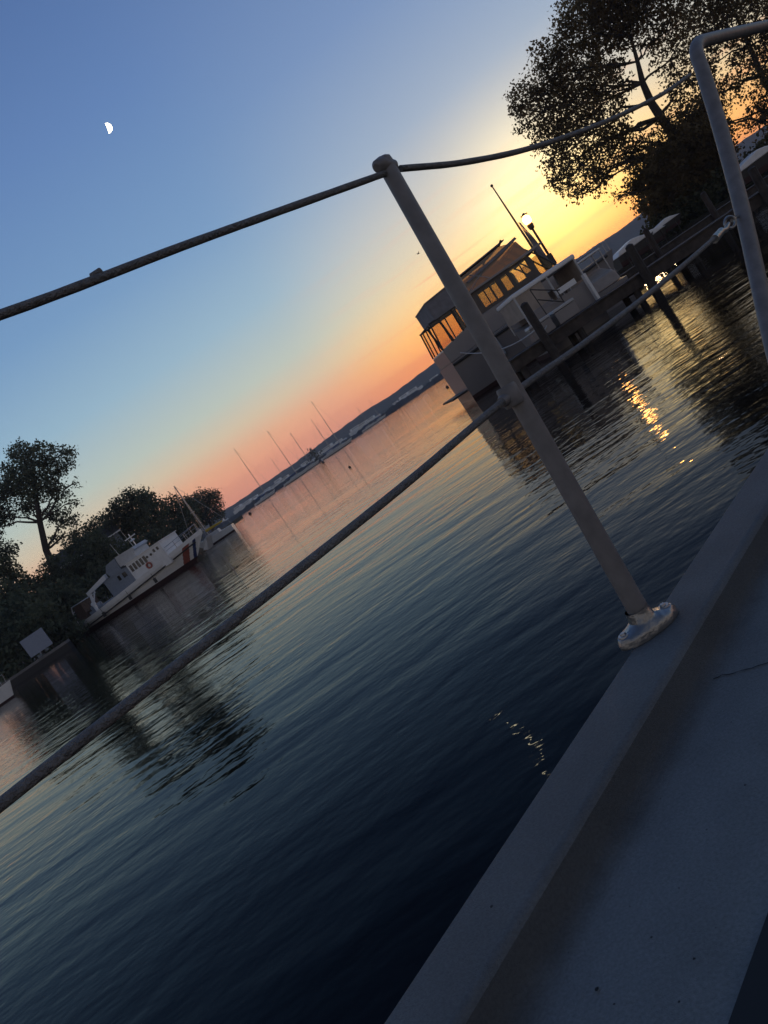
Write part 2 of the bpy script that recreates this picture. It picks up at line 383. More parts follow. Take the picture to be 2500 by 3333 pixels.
def pane(a, b_, c, d, y, mt, parent, name='pane', th=.012, axis='x'):
    mb = MB()
    if axis == 'x': mb.box(a, b_, y - th / 2, y + th / 2, c, d)
    else: mb.box(y - th / 2, y + th / 2, a, b_, c, d)
    return mb.build(name, mt, parent)

# --- white work boat / buoy tender on the left quay
def work_boat():
    ps = dep(252, 2070, 82); pb = dep(622, 1848, 74)
    d = Vector((pb.x - ps.x, pb.y - ps.y)); rz = math.atan2(d.y, d.x); L = d.length + 1.7
    k = L / 16.6
    rt = empty('work_boat', (ps.x, ps.y, 0), rz, 'white work boat with long deckhouse and red bow stripe moored before the left trees', 'boat', scale=k); rt.scale.z = k * .88
    st = [(13.1, 13.75, 2), (14.1, 14.4, 3)]
    mb, hb, sh = hull(16.6, 4.4, .95, 2.0, 2.3, .5, .8, stripe=st, flare=.7, boot=.42)
    # offset so the near side lies on the measured line
    for i, v in enumerate(mb.v): mb.v[i] = (v[0], v[1] + 2.0, v[2])
    h = mb.build('hull', [MT['white'], MT['boot'], MT['red'], MT['navy']], rt, True)
    for sd_, zz_, th in ((-1, -.32, .07), (1, -.32, .07)):
        r = rail_line(hb, sh, 16.6, 2.3, zz_, 0, th, sd_, 0, .97); r.v = [(a, b_ + 2, c) for a, b_, c in r.v]; r.build('rubbing_strake', MT['dark'], rt)
    # bulwark
    for sd_ in (-1, 1):
        mbb = MB(); vs = []; n = 30
        for i in range(n + 1):
            tt = i / n; x = tt * 14.3 + 2.3 * tt ** 3; y = hb(tt) * sd_; z = sh(tt)
            vs += [(x, y + 2, z), (x + .05 * tt, y * 1.01 + 2, z + .38), (x, y * .97 + 2, z + .38), (x, y * .96 + 2, z)]
        fs = [(i * 4 + a, i * 4 + 4 + a, i * 4 + 4 + (a + 1) % 4, i * 4 + (a + 1) % 4) for i in range(n) for a in range(4)]
        mbb.add(vs, fs); mbb.build('bulwark', MT['white'], rt)
    y0, y1 = .75, 3.25
    # deckhouse, white fore part with five windows
    fo = [(9.08 + i * .45, 9.42 + i * .45, 2.6, 3.3) for i in range(5)]; sq = [(12.25, 12.52, 2.98, 3.3), (12.7, 12.97, 2.98, 3.3)]
    mb = MB(); wall(mb, 8.9, 13.2, 1.25, 3.55, y0, .06, fo + sq); wall(mb, 8.9, 13.2, 1.25, 3.55, y1, .06, fo)
    mb.box(13.2, 13.26, y0, y1, 1.25, 3.55); mb.box(8.8, 13.35, y0 - .1, y1 + .1, 3.55, 3.63)
    mb.box(8.96, 13.14, y0 + .1, y1 - .1, 1.2, 2.6)
    dh = mb.build('deckhouse', MT['white'], rt)
    for a, b_, c, d_ in fo + sq: pane(a, b_, c, d_, y0, MT['dglass'], dh, 'window')
    for a, b_, c, d_ in fo: pane(a, b_, c, d_, y1, MT['dglass'], dh, 'window')
    for x in (11.4, 11.9):
        mb = MB(); mb.torus((x, y0 - .05, 3.0), .1, .03); mb.tube([(x, y0 - .05, 3.0), (x, y0 - .035, 3.0)], .09, 12); mb.build('porthole', MT['dglass'], dh)
    mb = MB(); mb.torus((11.1, y0 - .1, 2.25), .26, .08, mi=0); mb.build('life_ring', MT['rust'], rt)
    # grey after part
    mb = MB(); ao = [(7.3, 7.65, 2.6, 3.1), (7.95, 8.45, 2.6, 3.1)]
    wall(mb, 5.7, 8.88, 1.1, 3.35, y0, .06, ao); wall(mb, 5.7, 8.88, 1.1, 3.35, y1, .06, ao); mb.box(5.64, 5.7, y0, y1, 1.1, 3.35); mb.box(5.55, 8.78, y0 - .08, y1 + .08, 3.35, 3.43)
    mb.box(5.75, 8.8, y0 + .1, y1 - .1, 1.1, 2.5)
    ah = mb.build('after_house', MT['grey'], rt)
    for a, b_, c, d_ in ao: pane(a, b_, c, d_, y0, MT['dglass'], ah, 'window')
    # upper bridge
    mb = MB(); mb.prism([(6.5, 3.43), (6.3, 4.0), (6.8, 4.62), (8.0, 4.7), (8.0, 3.43)], y0 + .2, y1 - .2); mb.build('upper_bridge', MT['grey'], rt)
    mb = MB(); mb.prism([(8.02, 3.66), (8.02, 4.35), (8.1, 4.75), (10.3, 4.62), (10.5, 4.35), (10.2, 4.2), (10.2, 3.66)], y0 + .3, y1 - .3); mb.build('bridge_canopy', MT['offwhite'], rt)
    mb = MB(); mb.tube([(10.0, 2, 4.6), (10.0, 2, 5.9)], .05); mb.box(9.3, 10.6, 1.95, 2.05, 5.5, 5.6); mb.ball((10.0, 2, 5.2), .22, sz=.5); mb.build('radar_mast', MT['white'], rt)
    # crane boom and A frame aft
    mb = MB(); mb.prism([(2.9, 3.15), (2.9, 3.5), (5.9, 4.0), (5.9, 3.52)], 1.0, 1.3); mb.tube([(3.1, 1.15, 3.25), (2.7, 1.15, 2.0)], .13); mb.tube([(3.9, 1.15, 3.4), (2.9, 1.15, 2.3)], .07); mb.tube([(2.7, 1.15, .95), (2.7, 1.15, 2.2)], .16); mb.ball((2.7, 1.15, 2.2), .24); mb.build('crane_boom', MT['white'], rt)
    mb = MB(); mb.box(1.6, 3.6, 1.2, 2.8, .95, 1.7); mb.box(1.9, 2.5, 1.3, 2.2, 1.7, 2.1); mb.tube([(3.4, 1.3, 1), (3.4, 1.3, 2.0)], .08); mb.build('winch', MT['grey'], rt)
    mb = MB()
    for y in (.9, 3.1): mb.tube([(.0, y, .95), (.2, y, 2.6), (.5, y, 3.15), (1.7, y, 3.1)], .055)
    mb.tube([(.2, .9, 2.6), (.2, 3.1, 2.6)], .05); mb.tube([(1.7, .9, 3.1), (1.7, 3.1, 3.1)], .05); mb.build('stern_frame', MT['offwhite'], rt)
    mb = MB(); mb.prism([(.3, 1.2), (.35, 2.5), (.6, 3.02), (1.6, 3.0), (1.5, 1.9), (1.0, 1.2)], 1.0, 3.0); mb.build('hanging_net', MT['brown'], rt)
    for x in (-.1, .35, .8):
        mb = MB(); mb.tube([(x, .45, .7), (x - .15, .45, 1.9)], .06); mb.build('stern_post', MT['offwhite'], rt)
    mb = MB()
    pts = [(tt * 14.3 + 2.3 * tt ** 3, -hb(tt) * .98 + 2, sh(tt) + 1.1) for tt in [.82, .88, .94, .99]]
    mb.tube(pts, .025); pts2 = [(p[0], p[1], p[2] - .35) for p in pts]; mb.tube(pts2, .02)
    pts3 = [(p[0], 4 - p[1], p[2]) for p in pts]; mb.tube(pts3, .025)
    for p in pts + pts3: mb.tube([p, (p[0], p[1], p[2] - .8)], .025)
    mb.build('bow_rail', MT['steel'], rt)
    for x in (4.6, 8.2, 11.6):
        mb = MB(); mb.tube([(x, -.32, 1.0), (x, -.34, .5)], [.13, .13], 8); mb.tube([(x, -.3, 1.5), (x, -.33, 1.0)], .02, 5); mb.build('fender', MT['dark'], rt)
    for x, h in ((7.4, 6.2), (9.3, 6.6)):
        mb = MB(); mb.tube([(x, 2.4, 4.6), (x - .15, 2.4, h)], [.03, .012], 5); mb.build('antenna', MT['steel'], rt)
    mb = MB(); mb.prism([(15.9, .55), (16.9, 1.35), (16.4, .35)], 1.6, 2.4); mb.build('bow_fender', MT['offwhite'], rt)
work_boat()

# --- motor yacht behind the stanchion
def yacht():
    rt = empty('motor_yacht', (6.15, 33.95, 0), math.radians(1.5), 'big motor yacht with enclosed aft deck and flybridge canvas lying beyond the railing post', 'motor yacht', scale=1.0625)
    mb, hb, sh = hull(9.0, 3.5, 1.78, 2.0, 1.0, .7, .93, flare=.86, boot=.16)
    sy = 1.75
    mb.v = [(a, b_ + sy, c) for a, b_, c in mb.v]
    mb.build('hull', [MT['gel'], MT['boot']], rt, True)
    for sd_ in (-1, 1):
        r = rail_line(hb, sh, 9.0, 1.0, -.12, 0, .06, sd_, 0, .96); r.v = [(a, b_ + sy, c) for a, b_, c in r.v]; r.build('rub_rail', MT['dark'], rt)
    mb = MB(); mb.box(-.75, -.02, .35, 3.1, .42, .5); mb.build('swim_platform', MT['dark'], rt)
    # aft cabin trunk
    mb = MB(); mb.prism([(.02, 1.78), (0.0, 2.4), (1.9, 2.75), (5.6, 2.75), (6.3, 2.0), (5.6, 1.9)], .28, 3.22); mb.build('cabin_trunk', MT['gel'], rt, bevel=.04)
    # aft deck enclosure of clear vinyl between dark frames
    fr = MB()
    posts = [(0.03, .15), (.62, .55), (1.2, 1.22), (1.42, 1.48), (1.88, 1.9)]
    for y in (.3, 3.2):
        for i, (xb, xt) in enumerate(posts):
            zb = 2.4 + .18 * xb; fr.tube([(xb, y, zb), (xt, y, 3.62)], .035 if i != 1 else .05, 6)
        fr.tube([(.1, y, 3.62), (1.9, y, 3.66)], .04, 6)
    for y in (.9, 1.75, 2.6): fr.tube([(.03, y, 2.42), (.15, y, 3.6)], .03, 6)
    fr.tube([(.15, .3, 3.62), (.15, 3.2, 3.62)], .035, 6)
    en = fr.build('aft_enclosure', MT['dark'], rt)
    for y in (.3, 3.2):
        mb = MB(); mb.prism([(.05, 2.42), (.17, 3.6), (1.88, 3.62), (1.86, 2.75)], y - .006, y + .006); mb.build('vinyl_panel', MT['film'], en)
    # valance / flybridge coaming
    mb = MB(); mb.prism([(.42, 3.62), (.42, 4.38), (1.9, 4.5), (1.9, 3.66)], .24, .3); mb.prism([(.42, 3.62), (.42, 4.38), (1.9, 4.5), (1.9, 3.66)], 3.2, 3.26)
    mb.prism([(.42, 3.62), (.42, 4.38), (.48, 4.38), (.48, 3.62)], .3, 3.2)
    mb.prism([(.4, 4.38), (.4, 4.43), (4.62, 4.8), (4.62, 4.75)], .2, 3.3); mb.build('canvas_top', MT['canvas'], rt)
    # saloon with window openings
    zf, zt = 2.75, 3.72
    opn = [(2.5, 2.78, 2.9, 3.56), (2.82, 3.08, 2.9, 3.56), (3.12, 3.42, 2.9, 3.6), (3.66, 3.98, 2.95, 3.58), (4.12, 4.62, 2.98, 3.62), (4.66, 4.95, 3.1, 3.64)]; opf = [(2.1, 3.0, 2.85, 3.68), (3.06, 3.96, 2.85, 3.68), (4.02, 5.0, 2.85, 3.68)]
    for y, ya, yb in ((.32, .3, .9), (3.18, 2.6, 3.2)):
        ops = opn if y < 1 else opf; mb = MB(); wall(mb, 1.95, 5.05, zf, zt, y, .06, ops); mb.prism([(5.05, 2.75), (5.05, 3.72), (5.12, 3.72), (5.2, 3.55), (5.2, 2.75)], y - .032, y + .032)
        mb.box(1.9, 1.95, ya, yb, 2.75, 3.7); sl = mb.build('saloon_wall', MT['trim'], rt)
        for a, b_, c, d in ops: pane(a, b_, c, d, y, MT['glass'], sl, 'window')
    mb = MB(); mb.prism([(5.22, 3.62), (5.98, 2.72), (5.2, 2.72)], .34, 3.16)
    mb = MB()
    for y in (.34, 1.28, 2.22, 3.16): mb.tube([(4.9, y, 4.35), (5.5, y, 3.55), (6.0, y, 2.72)], .035, 6)
    mb.tube([(6.0, .34, 2.72), (6.0, 3.16, 2.72)], .04, 6); mb.tube([(5.35, .34, 3.72), (5.35, 3.16, 3.72)], .04, 6)
    ws = mb.build('windshield', MT['dark'], rt)
    mb = MB(); mb.add([(5.48, .36, 3.55), (5.98, .36, 2.74), (5.98, 3.14, 2.74), (5.48, 3.14, 3.55), (5.46, .36, 3.54), (5.96, .36, 2.73), (5.96, 3.14, 2.73), (5.46, 3.14, 3.54)], [(0, 1, 2, 3), (7, 6, 5, 4), (0, 4, 5, 1), (3, 2, 6, 7)]); mb.build('pane', MT['glass'], ws)
    # flybridge deck overhanging forward as a brow
    mb = MB(); mb.prism([(1.9, 3.7), (1.9, 3.78), (5.9, 3.86), (5.9, 3.79), (5.2, 3.74)], .12, 3.38); mb.build('flybridge_deck', MT['gel'], rt)
    mb = MB()
    for y in (.26, 3.24):
        mb.prism([(2.1, 3.78), (1.95, 4.45), (4.3, 4.66), (5.0, 4.45), (5.2, 3.84)], y - .01, y + .01)
    mb.prism([(5.0, 4.45), (5.2, 3.84), (5.22, 3.84), (5.02, 4.45)], .26, 3.24); mb.build('flybridge_enclosure', MT['tanfilm'], rt)
    mb = MB(); mb.prism([(2.4, 4.12), (2.4, 4.2), (5.05, 4.62), (5.1, 4.52), (4.4, 4.38)], .18, 3.32); mb.build('flybridge_brow', MT['canvas'], rt)
    mb = MB(); mb.tube([(2.3, .24, 3.8), (3.3, .24, 4.25)], .02); mb.tube([(3.3, .24, 3.8), (2.6, .24, 4.4)], .02); mb.build('canvas_frame', MT['steel'], rt)
    for y in (.2, 3.3):
        mb = MB(); mb.tube([(4.3, y, 4.66), (4.5, y, 4.82)], .05); mb.build('horn', MT['dark'], rt)
    mb = MB(); pts = [(6.3, .6, 2.35), (7.6, .95, 2.4), (8.6, 1.5, 2.45), (8.9, 1.75, 2.45), (8.6, 2.0, 2.45), (7.6, 2.55, 2.4), (6.3, 2.9, 2.35)]; mb.tube(pts, .025)
    for p in pts: mb.tube([p, (p[0], p[1] , 2.0)], .02)
    mb.build('bow_rail', MT['steel'], rt)
    mb = MB(); mb.tube([(1.95, -.1, 1.6), (1.95, -.1, .9)], [.12, .14], 10); mb.ball((1.95, -.1, .9), .14); mb.ball((1.95, -.1, 1.6), .12); mb.build('fender', MT['offwhite'], rt)
yacht()
def sagline(name, a, b_, sag, r, label):
    a = Vector(a); b_ = Vector(b_); mb = MB(); pts = []
    for i in range(13):
        k = i / 12; p = a.lerp(b_, k) - a; p.z -= sag * 4 * k * (1 - k); pts.append(p)
    mb.tube(pts, r, 6); o = mb.build(name, MT['offwhite'], None, True); o.location = a; tag(o, label, 'rope')
sagline('mooring_line', (6.7, 34.0, 2.05), (7.65, 25.75, 1.2), .35, .022, 'slack mooring line from the yacht stern quarter to the near dock piling')
sagline('mooring_line', (9.0, 27.85, 1.4), (7.7, 25.75, 1.0), .1, .018, 'short mooring line from the white cruiser stern to the same dock piling')

# --- white cruiser, stern to the near dock
def cruiser():
    rt = empty('cabin_cruiser', (9.55, 27.75, 0), math.radians(90), 'white cabin cruiser with hardtop and side curtains, stern to the near dock beside the yacht', 'motor boat')
    mb, hb, sh = hull(5.7, 2.7, 1.35, 1.7, .8, .6, .94, flare=.84); mb.build('hull', [MT['gel'], MT['boot']], rt, True)
    mb = MB(); mb.slab([(.35, -1.38), (.35, 1.36), (3.3, 1.3), (3.3, -1.3)], 2.5, 2.68); mb.build('hardtop', MT['white'], rt, bevel=.06)
    mb = MB(); mb.prism([(.5, 1.72), (.4, 2.5), (2.9, 2.5), (3.1, 1.75)], 1.26, 1.3); mb.box(.42, .46, .15, 1.26, 1.5, 2.5); mb.build('side_curtain', MT['tan'], rt)
    mb = MB(); mb.prism([(.5, 1.72), (.4, 2.5), (2.9, 2.5), (3.1, 1.75)], -1.3, -1.26); mb.build('side_curtain', MT['tan'], rt)
    mb = MB(); mb.box(.02, .1, -1.25, 1.25, 1.3, 1.62); mb.build('transom', MT['gel'], rt, bevel=.02)
    mb = MB(); mb.box(.1, .6, .2, 1.2, 1.3, 1.75); mb.build('seat', MT['gel'], rt, bevel=.03)
    mb = MB(); mb.box(2.9, 4.6, -.9, .9, 1.5, 2.05); mb.build('fore_cabin', MT['gel'], rt, bevel=.05)
    for x0, x1, y in ((.42, .42, -1.3), (.42, .42, 1.3), (.42, .42, -.1), (3.1, 2.9, -1.25), (3.1, 2.9, 1.25)):
        mb = MB(); mb.tube([(x0, y, 1.35), (x1, y, 2.52)], .04); mb.build('top_post', MT['offwhite'], rt)
    mb = MB(); mb.tube([(-.25, .85, 2.45), (-.25, .05, 1.9), (-.25, -.05, 1.85)], .022); mb.tube([(-.25, .8, 2.0), (-.25, .05, 1.42)], .022); mb.tube([(-.25, .85, 2.45), (-.25, .8, 1.1)], .02); mb.tube([(-.25, .05, 1.9), (-.25, .05, 1.1)], .02); mb.box(-.3, 0, .0, .9, 1.02, 1.08); mb.build('boarding_rail', MT['dark'], rt)
    mb = MB(); mb.box(-.12, -.02, -.75, .05, 1.72, 1.92); mb.build('life_raft_board', MT['white'], rt)
    mb = MB(); mb.box(-.35, -.1, -1.1, -1.0, .4, 1.85); mb.build('swim_ladder', MT['white'], rt)
cruiser()
def runabout(name, loc, rz, label, cover, k=1.0, canopy=True, hm=None):
    rt = empty(name, loc, rz, label, 'motor boat', scale=k)
    mb, hb, sh = hull(5.6, 2.2, .85, 1.1, .9, .5, .92, flare=.8); mb.build('hull', [hm or MT['gel'], MT['boot']], rt, True)
    mb = MB(); mb.prism([(.2, .86), (.5, 1.35), (2.6, 1.75), (3.4, 1.6), (5.0, 1.05)], -.85, .85); mb.build('cover', cover, rt, bevel=.1)
    if canopy:
        mb = MB(); mb.slab([(1.2, -.95), (1.2, .95), (3.1, .95), (3.1, -.95)], 2.35, 2.42); mb.build('canopy', MT['white'], rt, bevel=.02)
        for x in (1.3, 3.0):
            for y in (-.9, .9): mb = MB(); mb.tube([(x, y, 1), (x, y, 2.36)], .03); mb.build('canopy_post', MT['steel'], rt)
    return rt
runabout('small_cruiser', (12.6, 31.6, 0), math.radians(80), 'small open boat with thin white canopy right of the white cabin cruiser', MT['tan'])
# added pale boats standing in for glimpses of bright far water, right
for i, (px, py, y, rz, lab, kk) in enumerate([
        (2040, 802, 52, 4, 'short added boat on a lift standing in for gleaming far water, nearest the dock lamp', .6),
        (2103, 768, 53, 8, 'short added boat standing in for gleaming far water directly below the big tree', .5),
        (2152, 728, 54, -6, 'small added boat standing in for gleaming far water, half hidden in shade right below the big tree', .42),
        (2440, 520, 50, 3, 'long added boat standing in for gleaming far water, seen through the railing gate frame', .7),
        (2560, 445, 51, 5, 'added pale boat standing in for gleaming far water, cut off by the right picture edge behind the gate frame', .7)]):
    p = dep(px, py, y); z0 = max(0, p.z - 1.35 * kk); r = runabout('water_gleam_boat', (p.x - 2.0 * kk, p.y, z0), math.radians(rz), lab, MT['white'], kk, False, MT['dark'])
    for xx in (.8, 3.6):
        mb = MB(); mb.tube([(xx, -1.2, -z0 / kk - 1), (xx, -1.2, .9)], .07, 6); mb.tube([(xx, 1.2, -z0 / kk - 1), (xx, 1.2, .9)], .07, 6); mb.box(xx - .06, xx + .06, -1.2, 1.2, -.45, -.3); mb.build('added_lift_frame', MT['pile'], r)
    r['group'] = 'added boats standing in for gleaming far water along the dark right bank'

# ------------------------------------------------------------------ docks and pilings
def dock(name, x0, x1, y0, y1, z, label, piles, dz=.09):
    rt = empty(name, (x0, (y0 + y1) / 2, 0), 0, label, 'dock'); ox, oy = x0, (y0 + y1) / 2
    mb = MB(); x = x0; 
    while x < x1: mb.box(x - ox, x + .17 - ox, y0 - oy, y1 - oy, z - .05, z + random.uniform(-.004, .004)); x += .185
    mb.build('deck_boards', MT['wood'], rt)
    mb = MB()
    for y in (y0 + .05, y1 - .15, (y0 + y1) / 2): mb.box(0, x1 - x0, y - oy, y + .1 - oy, z - .42, z - .055)
    mb.build('stringer', MT['wood'], rt)
    x = x0 + .3
    while x < x1:
        mb = MB()
        for y in (y0 + .2, y1 - .25): mb.tube([(x - ox, y - oy, -1), (x - ox, y - oy, z - .06)], .13, 8)
        mb.box(x - .08 - ox, x + .08 - ox, y0 + .2 - oy, y1 - .3 - oy, z - .5, z - .3); x += 2.3
        mb.build('support', MT['pile'], rt)
    for (px_, py_, zt) in piles:
        mb = MB(); mb.tube([(px_ - ox, py_ - oy, -1), (px_ - ox + .02, py_ - oy, zt)], [.17, .14], 10); mb.tube([(px_ - ox + .02, py_ - oy, zt), (px_ - ox + .02, py_ - oy, zt + .07)], [.15, .05], 10); mb.build('piling', MT['pile'], rt)
    return rt
dock('dock', 6.3, 44, 25.7, 27.2, .82, 'near timber dock running right from below the railing post to the dark bank',
     [(7.65, 25.6, 2.1), (11.6, 25.55, 1.75), (16.4, 25.55, 1.6), (22.4, 25.5, 1.7)])
dock('dock', 12.2, 44, 38.6, 40.4, .8, 'farther timber dock carrying the lit lamp and the flagpole', [(15.4, 38.5, 1.9), (18.6, 38.5, 2.0), (22, 38.5, 1.9), (27, 38.5, 1.9)])
mb = MB()
for k in range(4): mb.box(0 + .0, .62, -.3, .3, .0 + k * .16, .12 + k * .16 + .03)
for i, (x, lab) in enumerate([(8.1, 'pale dock box on the near dock just left of the cruiser stern'), (9.1, 'pale dock box on the near dock below the cruiser boarding rail')]):
    rt = empty('dock_box', (x, 26.9, .83), math.radians(4 * i), lab, 'dock box', 'dock boxes on the near dock')
    mb = MB(); mb.box(-.42, .42, -.25, .25, 0, .45); mb.build('box_body', MT['gel'], rt, bevel=.03)
    mb = MB(); mb.prism([(-.45, .46), (-.42, .56), (.42, .56), (.45, .46)], -.28, .28); mb.build('lid', MT['offwhite'], rt, bevel=.02)

# ------------------------------------------------------------------ lamp post and flagpole
YL = 39.2
lp = dep(1712, 718, YL); fb = dep(1813, 886, YL)
def lamp():
    rt = empty('dock_lamp', (lp.x + .06, YL, .8), 0, 'lit dock lamp glowing amber on a dark post beside the flagpole', 'lamp post')
    H = lp.z - .8
    mb = MB(); mb.tube([(0, 0, 0), (0, 0, .5), (0, 0, .52), (.0, 0, H - 1.6), (-.0, 0, H - .5)], [.11, .11, .07, .065, .055], 12); mb.build('lamp_shaft', MT['lampmetal'], rt, True)
    mb = MB(); mb.tube([(0, 0, H - .55), (0, 0, H - .5), (0, 0, H - .3), (0, 0, H - .2)], [.06, .13, .17, .12], 12); mb.build('lamp_collar', MT['lampmetal'], rt, True)
    mb = MB(); mb.ball((0, 0, H), .2, 20, 14, sz=1.15); mb.build('lamp_globe', MT['lampglow'], rt, True)
    mb = MB(); mb.tube([(0, 0, H + .24), (0, 0, H + .30), (0, 0, H + .38)], [.2, .12, .03], 12); mb.box(-.2, .2, -.02, .02, H + .27, H + .31); mb.build('lamp_finial', MT['lampmetal'], rt)
    mb = MB(); mb.box(-.3, .14, -.06, .06, H - 2.6, H - 2.0); mb.build('junction_box', MT['lampmetal'], rt, bevel=.02)
lamp()
ft = dep(1602, 611, YL); fm = dep(1690, 745, YL)
def flagpole():
    x = ft.x; H = ft.z - .8
    rt = empty('flagpole', (x + .12, YL - .1, .8), 0, 'tall thin flagpole with ball finial beside the lit dock lamp', 'flagpole')
    mb = MB(); mb.tube([(0, 0, 0), (-.04, 0, H * .55), (-.12, 0, H)], [.075, .06, .03], 10); mb.build('pole', MT['lampmetal'], rt, True)
    mb = MB(); mb.ball((-.12, 0, H + .07), .075); mb.build('finial', MT['lampmetal'], rt, True)
    mb = MB(); mb.tube([(0, 0, .02), (0, 0, .3)], [.16, .1], 12); mb.build('pole_base', MT['lampmetal'], rt)
    # flag hanging furled
    fl = MB(); n = 16; vs = []; z1 = fm.z - .8 + .3; z0 = z1 - 3.2
    for i in range(n + 1):
        k = i / n; wdt = .10 + .26 * min(1, k * 2.2) * (1 - .25 * k); zz_ = z1 + (z0 - z1) * k
        vs += [(.02, -.03, zz_), (.03 + wdt * .5, .06 * math.sin(i * 1.3), zz_ - .05), (.02 + wdt, .03 * math.sin(i), zz_ - .1), (.03 + wdt * .5, .1 + .05 * math.sin(i * 1.3), zz_ - .05)]
    fs = [(i * 4 + a, i * 4 + 4 + a, i * 4 + 4 + (a + 1) % 4, i * 4 + (a + 1) % 4) for i in range(n) for a in range(4)] + [(3, 2, 1, 0), (n * 4, n * 4 + 1, n * 4 + 2, n * 4 + 3)]
    fl.add(vs, fs); fo = fl.build('furled_flag', MT['canvas'], None)
    fo.location = (x + .12, YL - .1, .8); tag(fo, 'dark flag hanging slack and folded against the flagpole by the lamp', 'flag')
flagpole()

# ------------------------------------------------------------------ moored sail boats
def sailboat(name, p, rz, L, mast, label, cover=None, yaw_hull=MT['white'], mizzen=0):
    rt = empty(name, (p[0], p[1], 0), rz, label, 'sailboat', 'sailboats moored on the bay')
    mb, hb, sh = hull(L, L * .3, .95, 1.35, 1.2, .4, .7, flare=.7); mb.v = [(a - L * .5, b_, c) for a, b_, c in mb.v]; mb.build('hull', [yaw_hull, MT['boot']], rt, True)
    mb = MB(); mb.prism([(-L * .2, 1.0), (-L * .18, 1.5), (L * .12, 1.5), (L * .25, 1.15)], -L * .09, L * .09); mb.build('cabin', MT['offwhite'], rt, bevel=.05)
    mx = L * .08
    mb = MB(); mb.tube([(mx, 0, 1.2), (mx, 0, mast)], [.11, .07], 8); mb.tube([(mx, -.9, mast * .55), (mx, .9, mast * .55)], .035, 6); mb.build('mast', MT['steel'], rt)
    mb = MB(); mb.tube([(mx, 0, mast), (L * .52, 0, 1.4)], .03, 4); mb.tube([(mx, 0, mast), (-L * .5, 0, 1.1)], .02, 4); mb.tube([(mx, 0, mast * .97), (mx, L * .14, 1.1)], .02, 4); mb.tube([(mx, 0, mast * .97), (mx, -L * .14, 1.1)], .02, 4); mb.build('rigging', MT['steel'], rt)
    mb = MB(); mb.tube([(mx, 0, 2.1), (-L * .35, 0, 2.0)], [.2, .13], 8); mb.build('sail_cover', cover or MT['blue'], rt)
    if mizzen:
        mb = MB(); mb.tube([(-L * .35, 0, 1.1), (-L * .35, 0, mizzen)], [.08, .05], 6); mb.build('mizzen_mast', MT['steel'], rt)
    return rt
def mastboat(tx, ty, bx_, by_, y, L, rz, label, **k):
    b0 = dep(bx_, by_, y); t0 = dep(tx, ty, y); a = math.radians(rz)
    return sailboat('sailboat', (b0.x - L * .08 * math.cos(a), y - L * .08 * math.sin(a)), a, L, t0.z, label, **k)
mastboat(565, 1583, 684, 1748, 105, 6.2, 172, 'small white sailboat with yellow sail cover off the bow of the work boat', cover=MT['yellow'])
mastboat(766, 1458, 862, 1605, 300, 10, 20, 'leftmost sailboat far out, its tall mast alone against the pink sky')
mastboat(874, 1400, 968, 1545, 290, 11, 10, 'sailboat far out whose thick dark mast stands second from the left', mizzen=12)
mastboat(947, 1408, 1012, 1508, 310, 9, -15, 'sailboat with a short thin mast right of the thick dark mast')
mastboat(1014, 1364, 1080, 1465, 320, 10, 15, 'sailboat with a faint mast just left of the tallest forestay')
mastboat(1013, 1307, 1112, 1452, 285, 12, -8, 'white sailboat with the tallest mast and long slanting forestay', yaw_hull=MT['white'])
mastboat(1163, 1328, 1195, 1375, 390, 8, 5, 'tiny far sailboat mast, left of the pair near the middle of the bay')
mastboat(1202, 1300, 1232, 1350, 392, 8, 5, 'tiny far sailboat mast, right one of the pair nearest the yacht stern')

# far white boats behind the breakwater: one built, the others copied
def farboat():
    mb = MB()
    mb.slab([(0, -1.6), (8, -1.8), (11, 0), (8, 1.8), (0, 1.6)], 0, 3.4, 0); mb.slab([(1.5, -1.3), (6.5, -1.3), (7.6, 0), (6.5, 1.3), (1.5, 1.3)], 3.4, 4.7, 0)
    mb.box(2, 6.2, -1.34, 1.34, 4.0, 4.2, 1)
    return mb.build('moored_boat', [MT['white'], MT['dark']])
fb0 = farboat(); first = True
for px, py in [(735, 1688), (790, 1652), (812, 1637), (828, 1626), (842, 1616), (856, 1606), (882, 1588), (897, 1578), (915, 1566), (933, 1553), (952, 1541), (985, 1518), (1000, 1508), (1055, 1472), (1072, 1461),
               (1115, 1432), (1165, 1398), (1178, 1390), (1190, 1381), (1202, 1373), (1215, 1365), (1300, 1308), (1325, 1290), (1350, 1274), (1420, 1225)]:
    p = dep(px, py, 425)
    o = fb0 if first else fb0.copy()
    if not first: COL.objects.link(o)
    first = False; o.location = (p.x - 5, 425 + random.uniform(-6, 8), random.uniform(-.5, .4)); o.rotation_euler = (0, 0, random.uniform(-.5, .5)); s = random.uniform(.75, 1.05); o.scale = (s * random.uniform(.5, 1.3), s, s)
    tag(o, 'tiny white boat moored behind the dark breakwater below the hills', 'boat', 'white boats behind the breakwater')
# bush on the breakwater point comes with the trees below

# mooring buoys
for px, py, lab, r in [(815, 1674, 'dark round mooring buoy nearest the left trees', .34), (1053, 1507, 'dark mooring buoy below the white sailboat bow', .36), (1139, 1522, 'small dark mooring buoy alone on the open water', .09), (1457, 1262, 'small dark mooring buoy beside the yacht stern', .2)]:
    p = onz(px, py, 0); mb = MB(); mb.ball((0, 0, r * .45), r, 12, 8); mb.tube([(0, 0, r * 1.3), (0, 0, r * 1.8)], r * .18)
    o = mb.build('mooring_buoy', MT['dark'], None, True); o.location = (p.x, p.y, 0); tag(o, lab, 'buoy', 'mooring buoys on the bay')

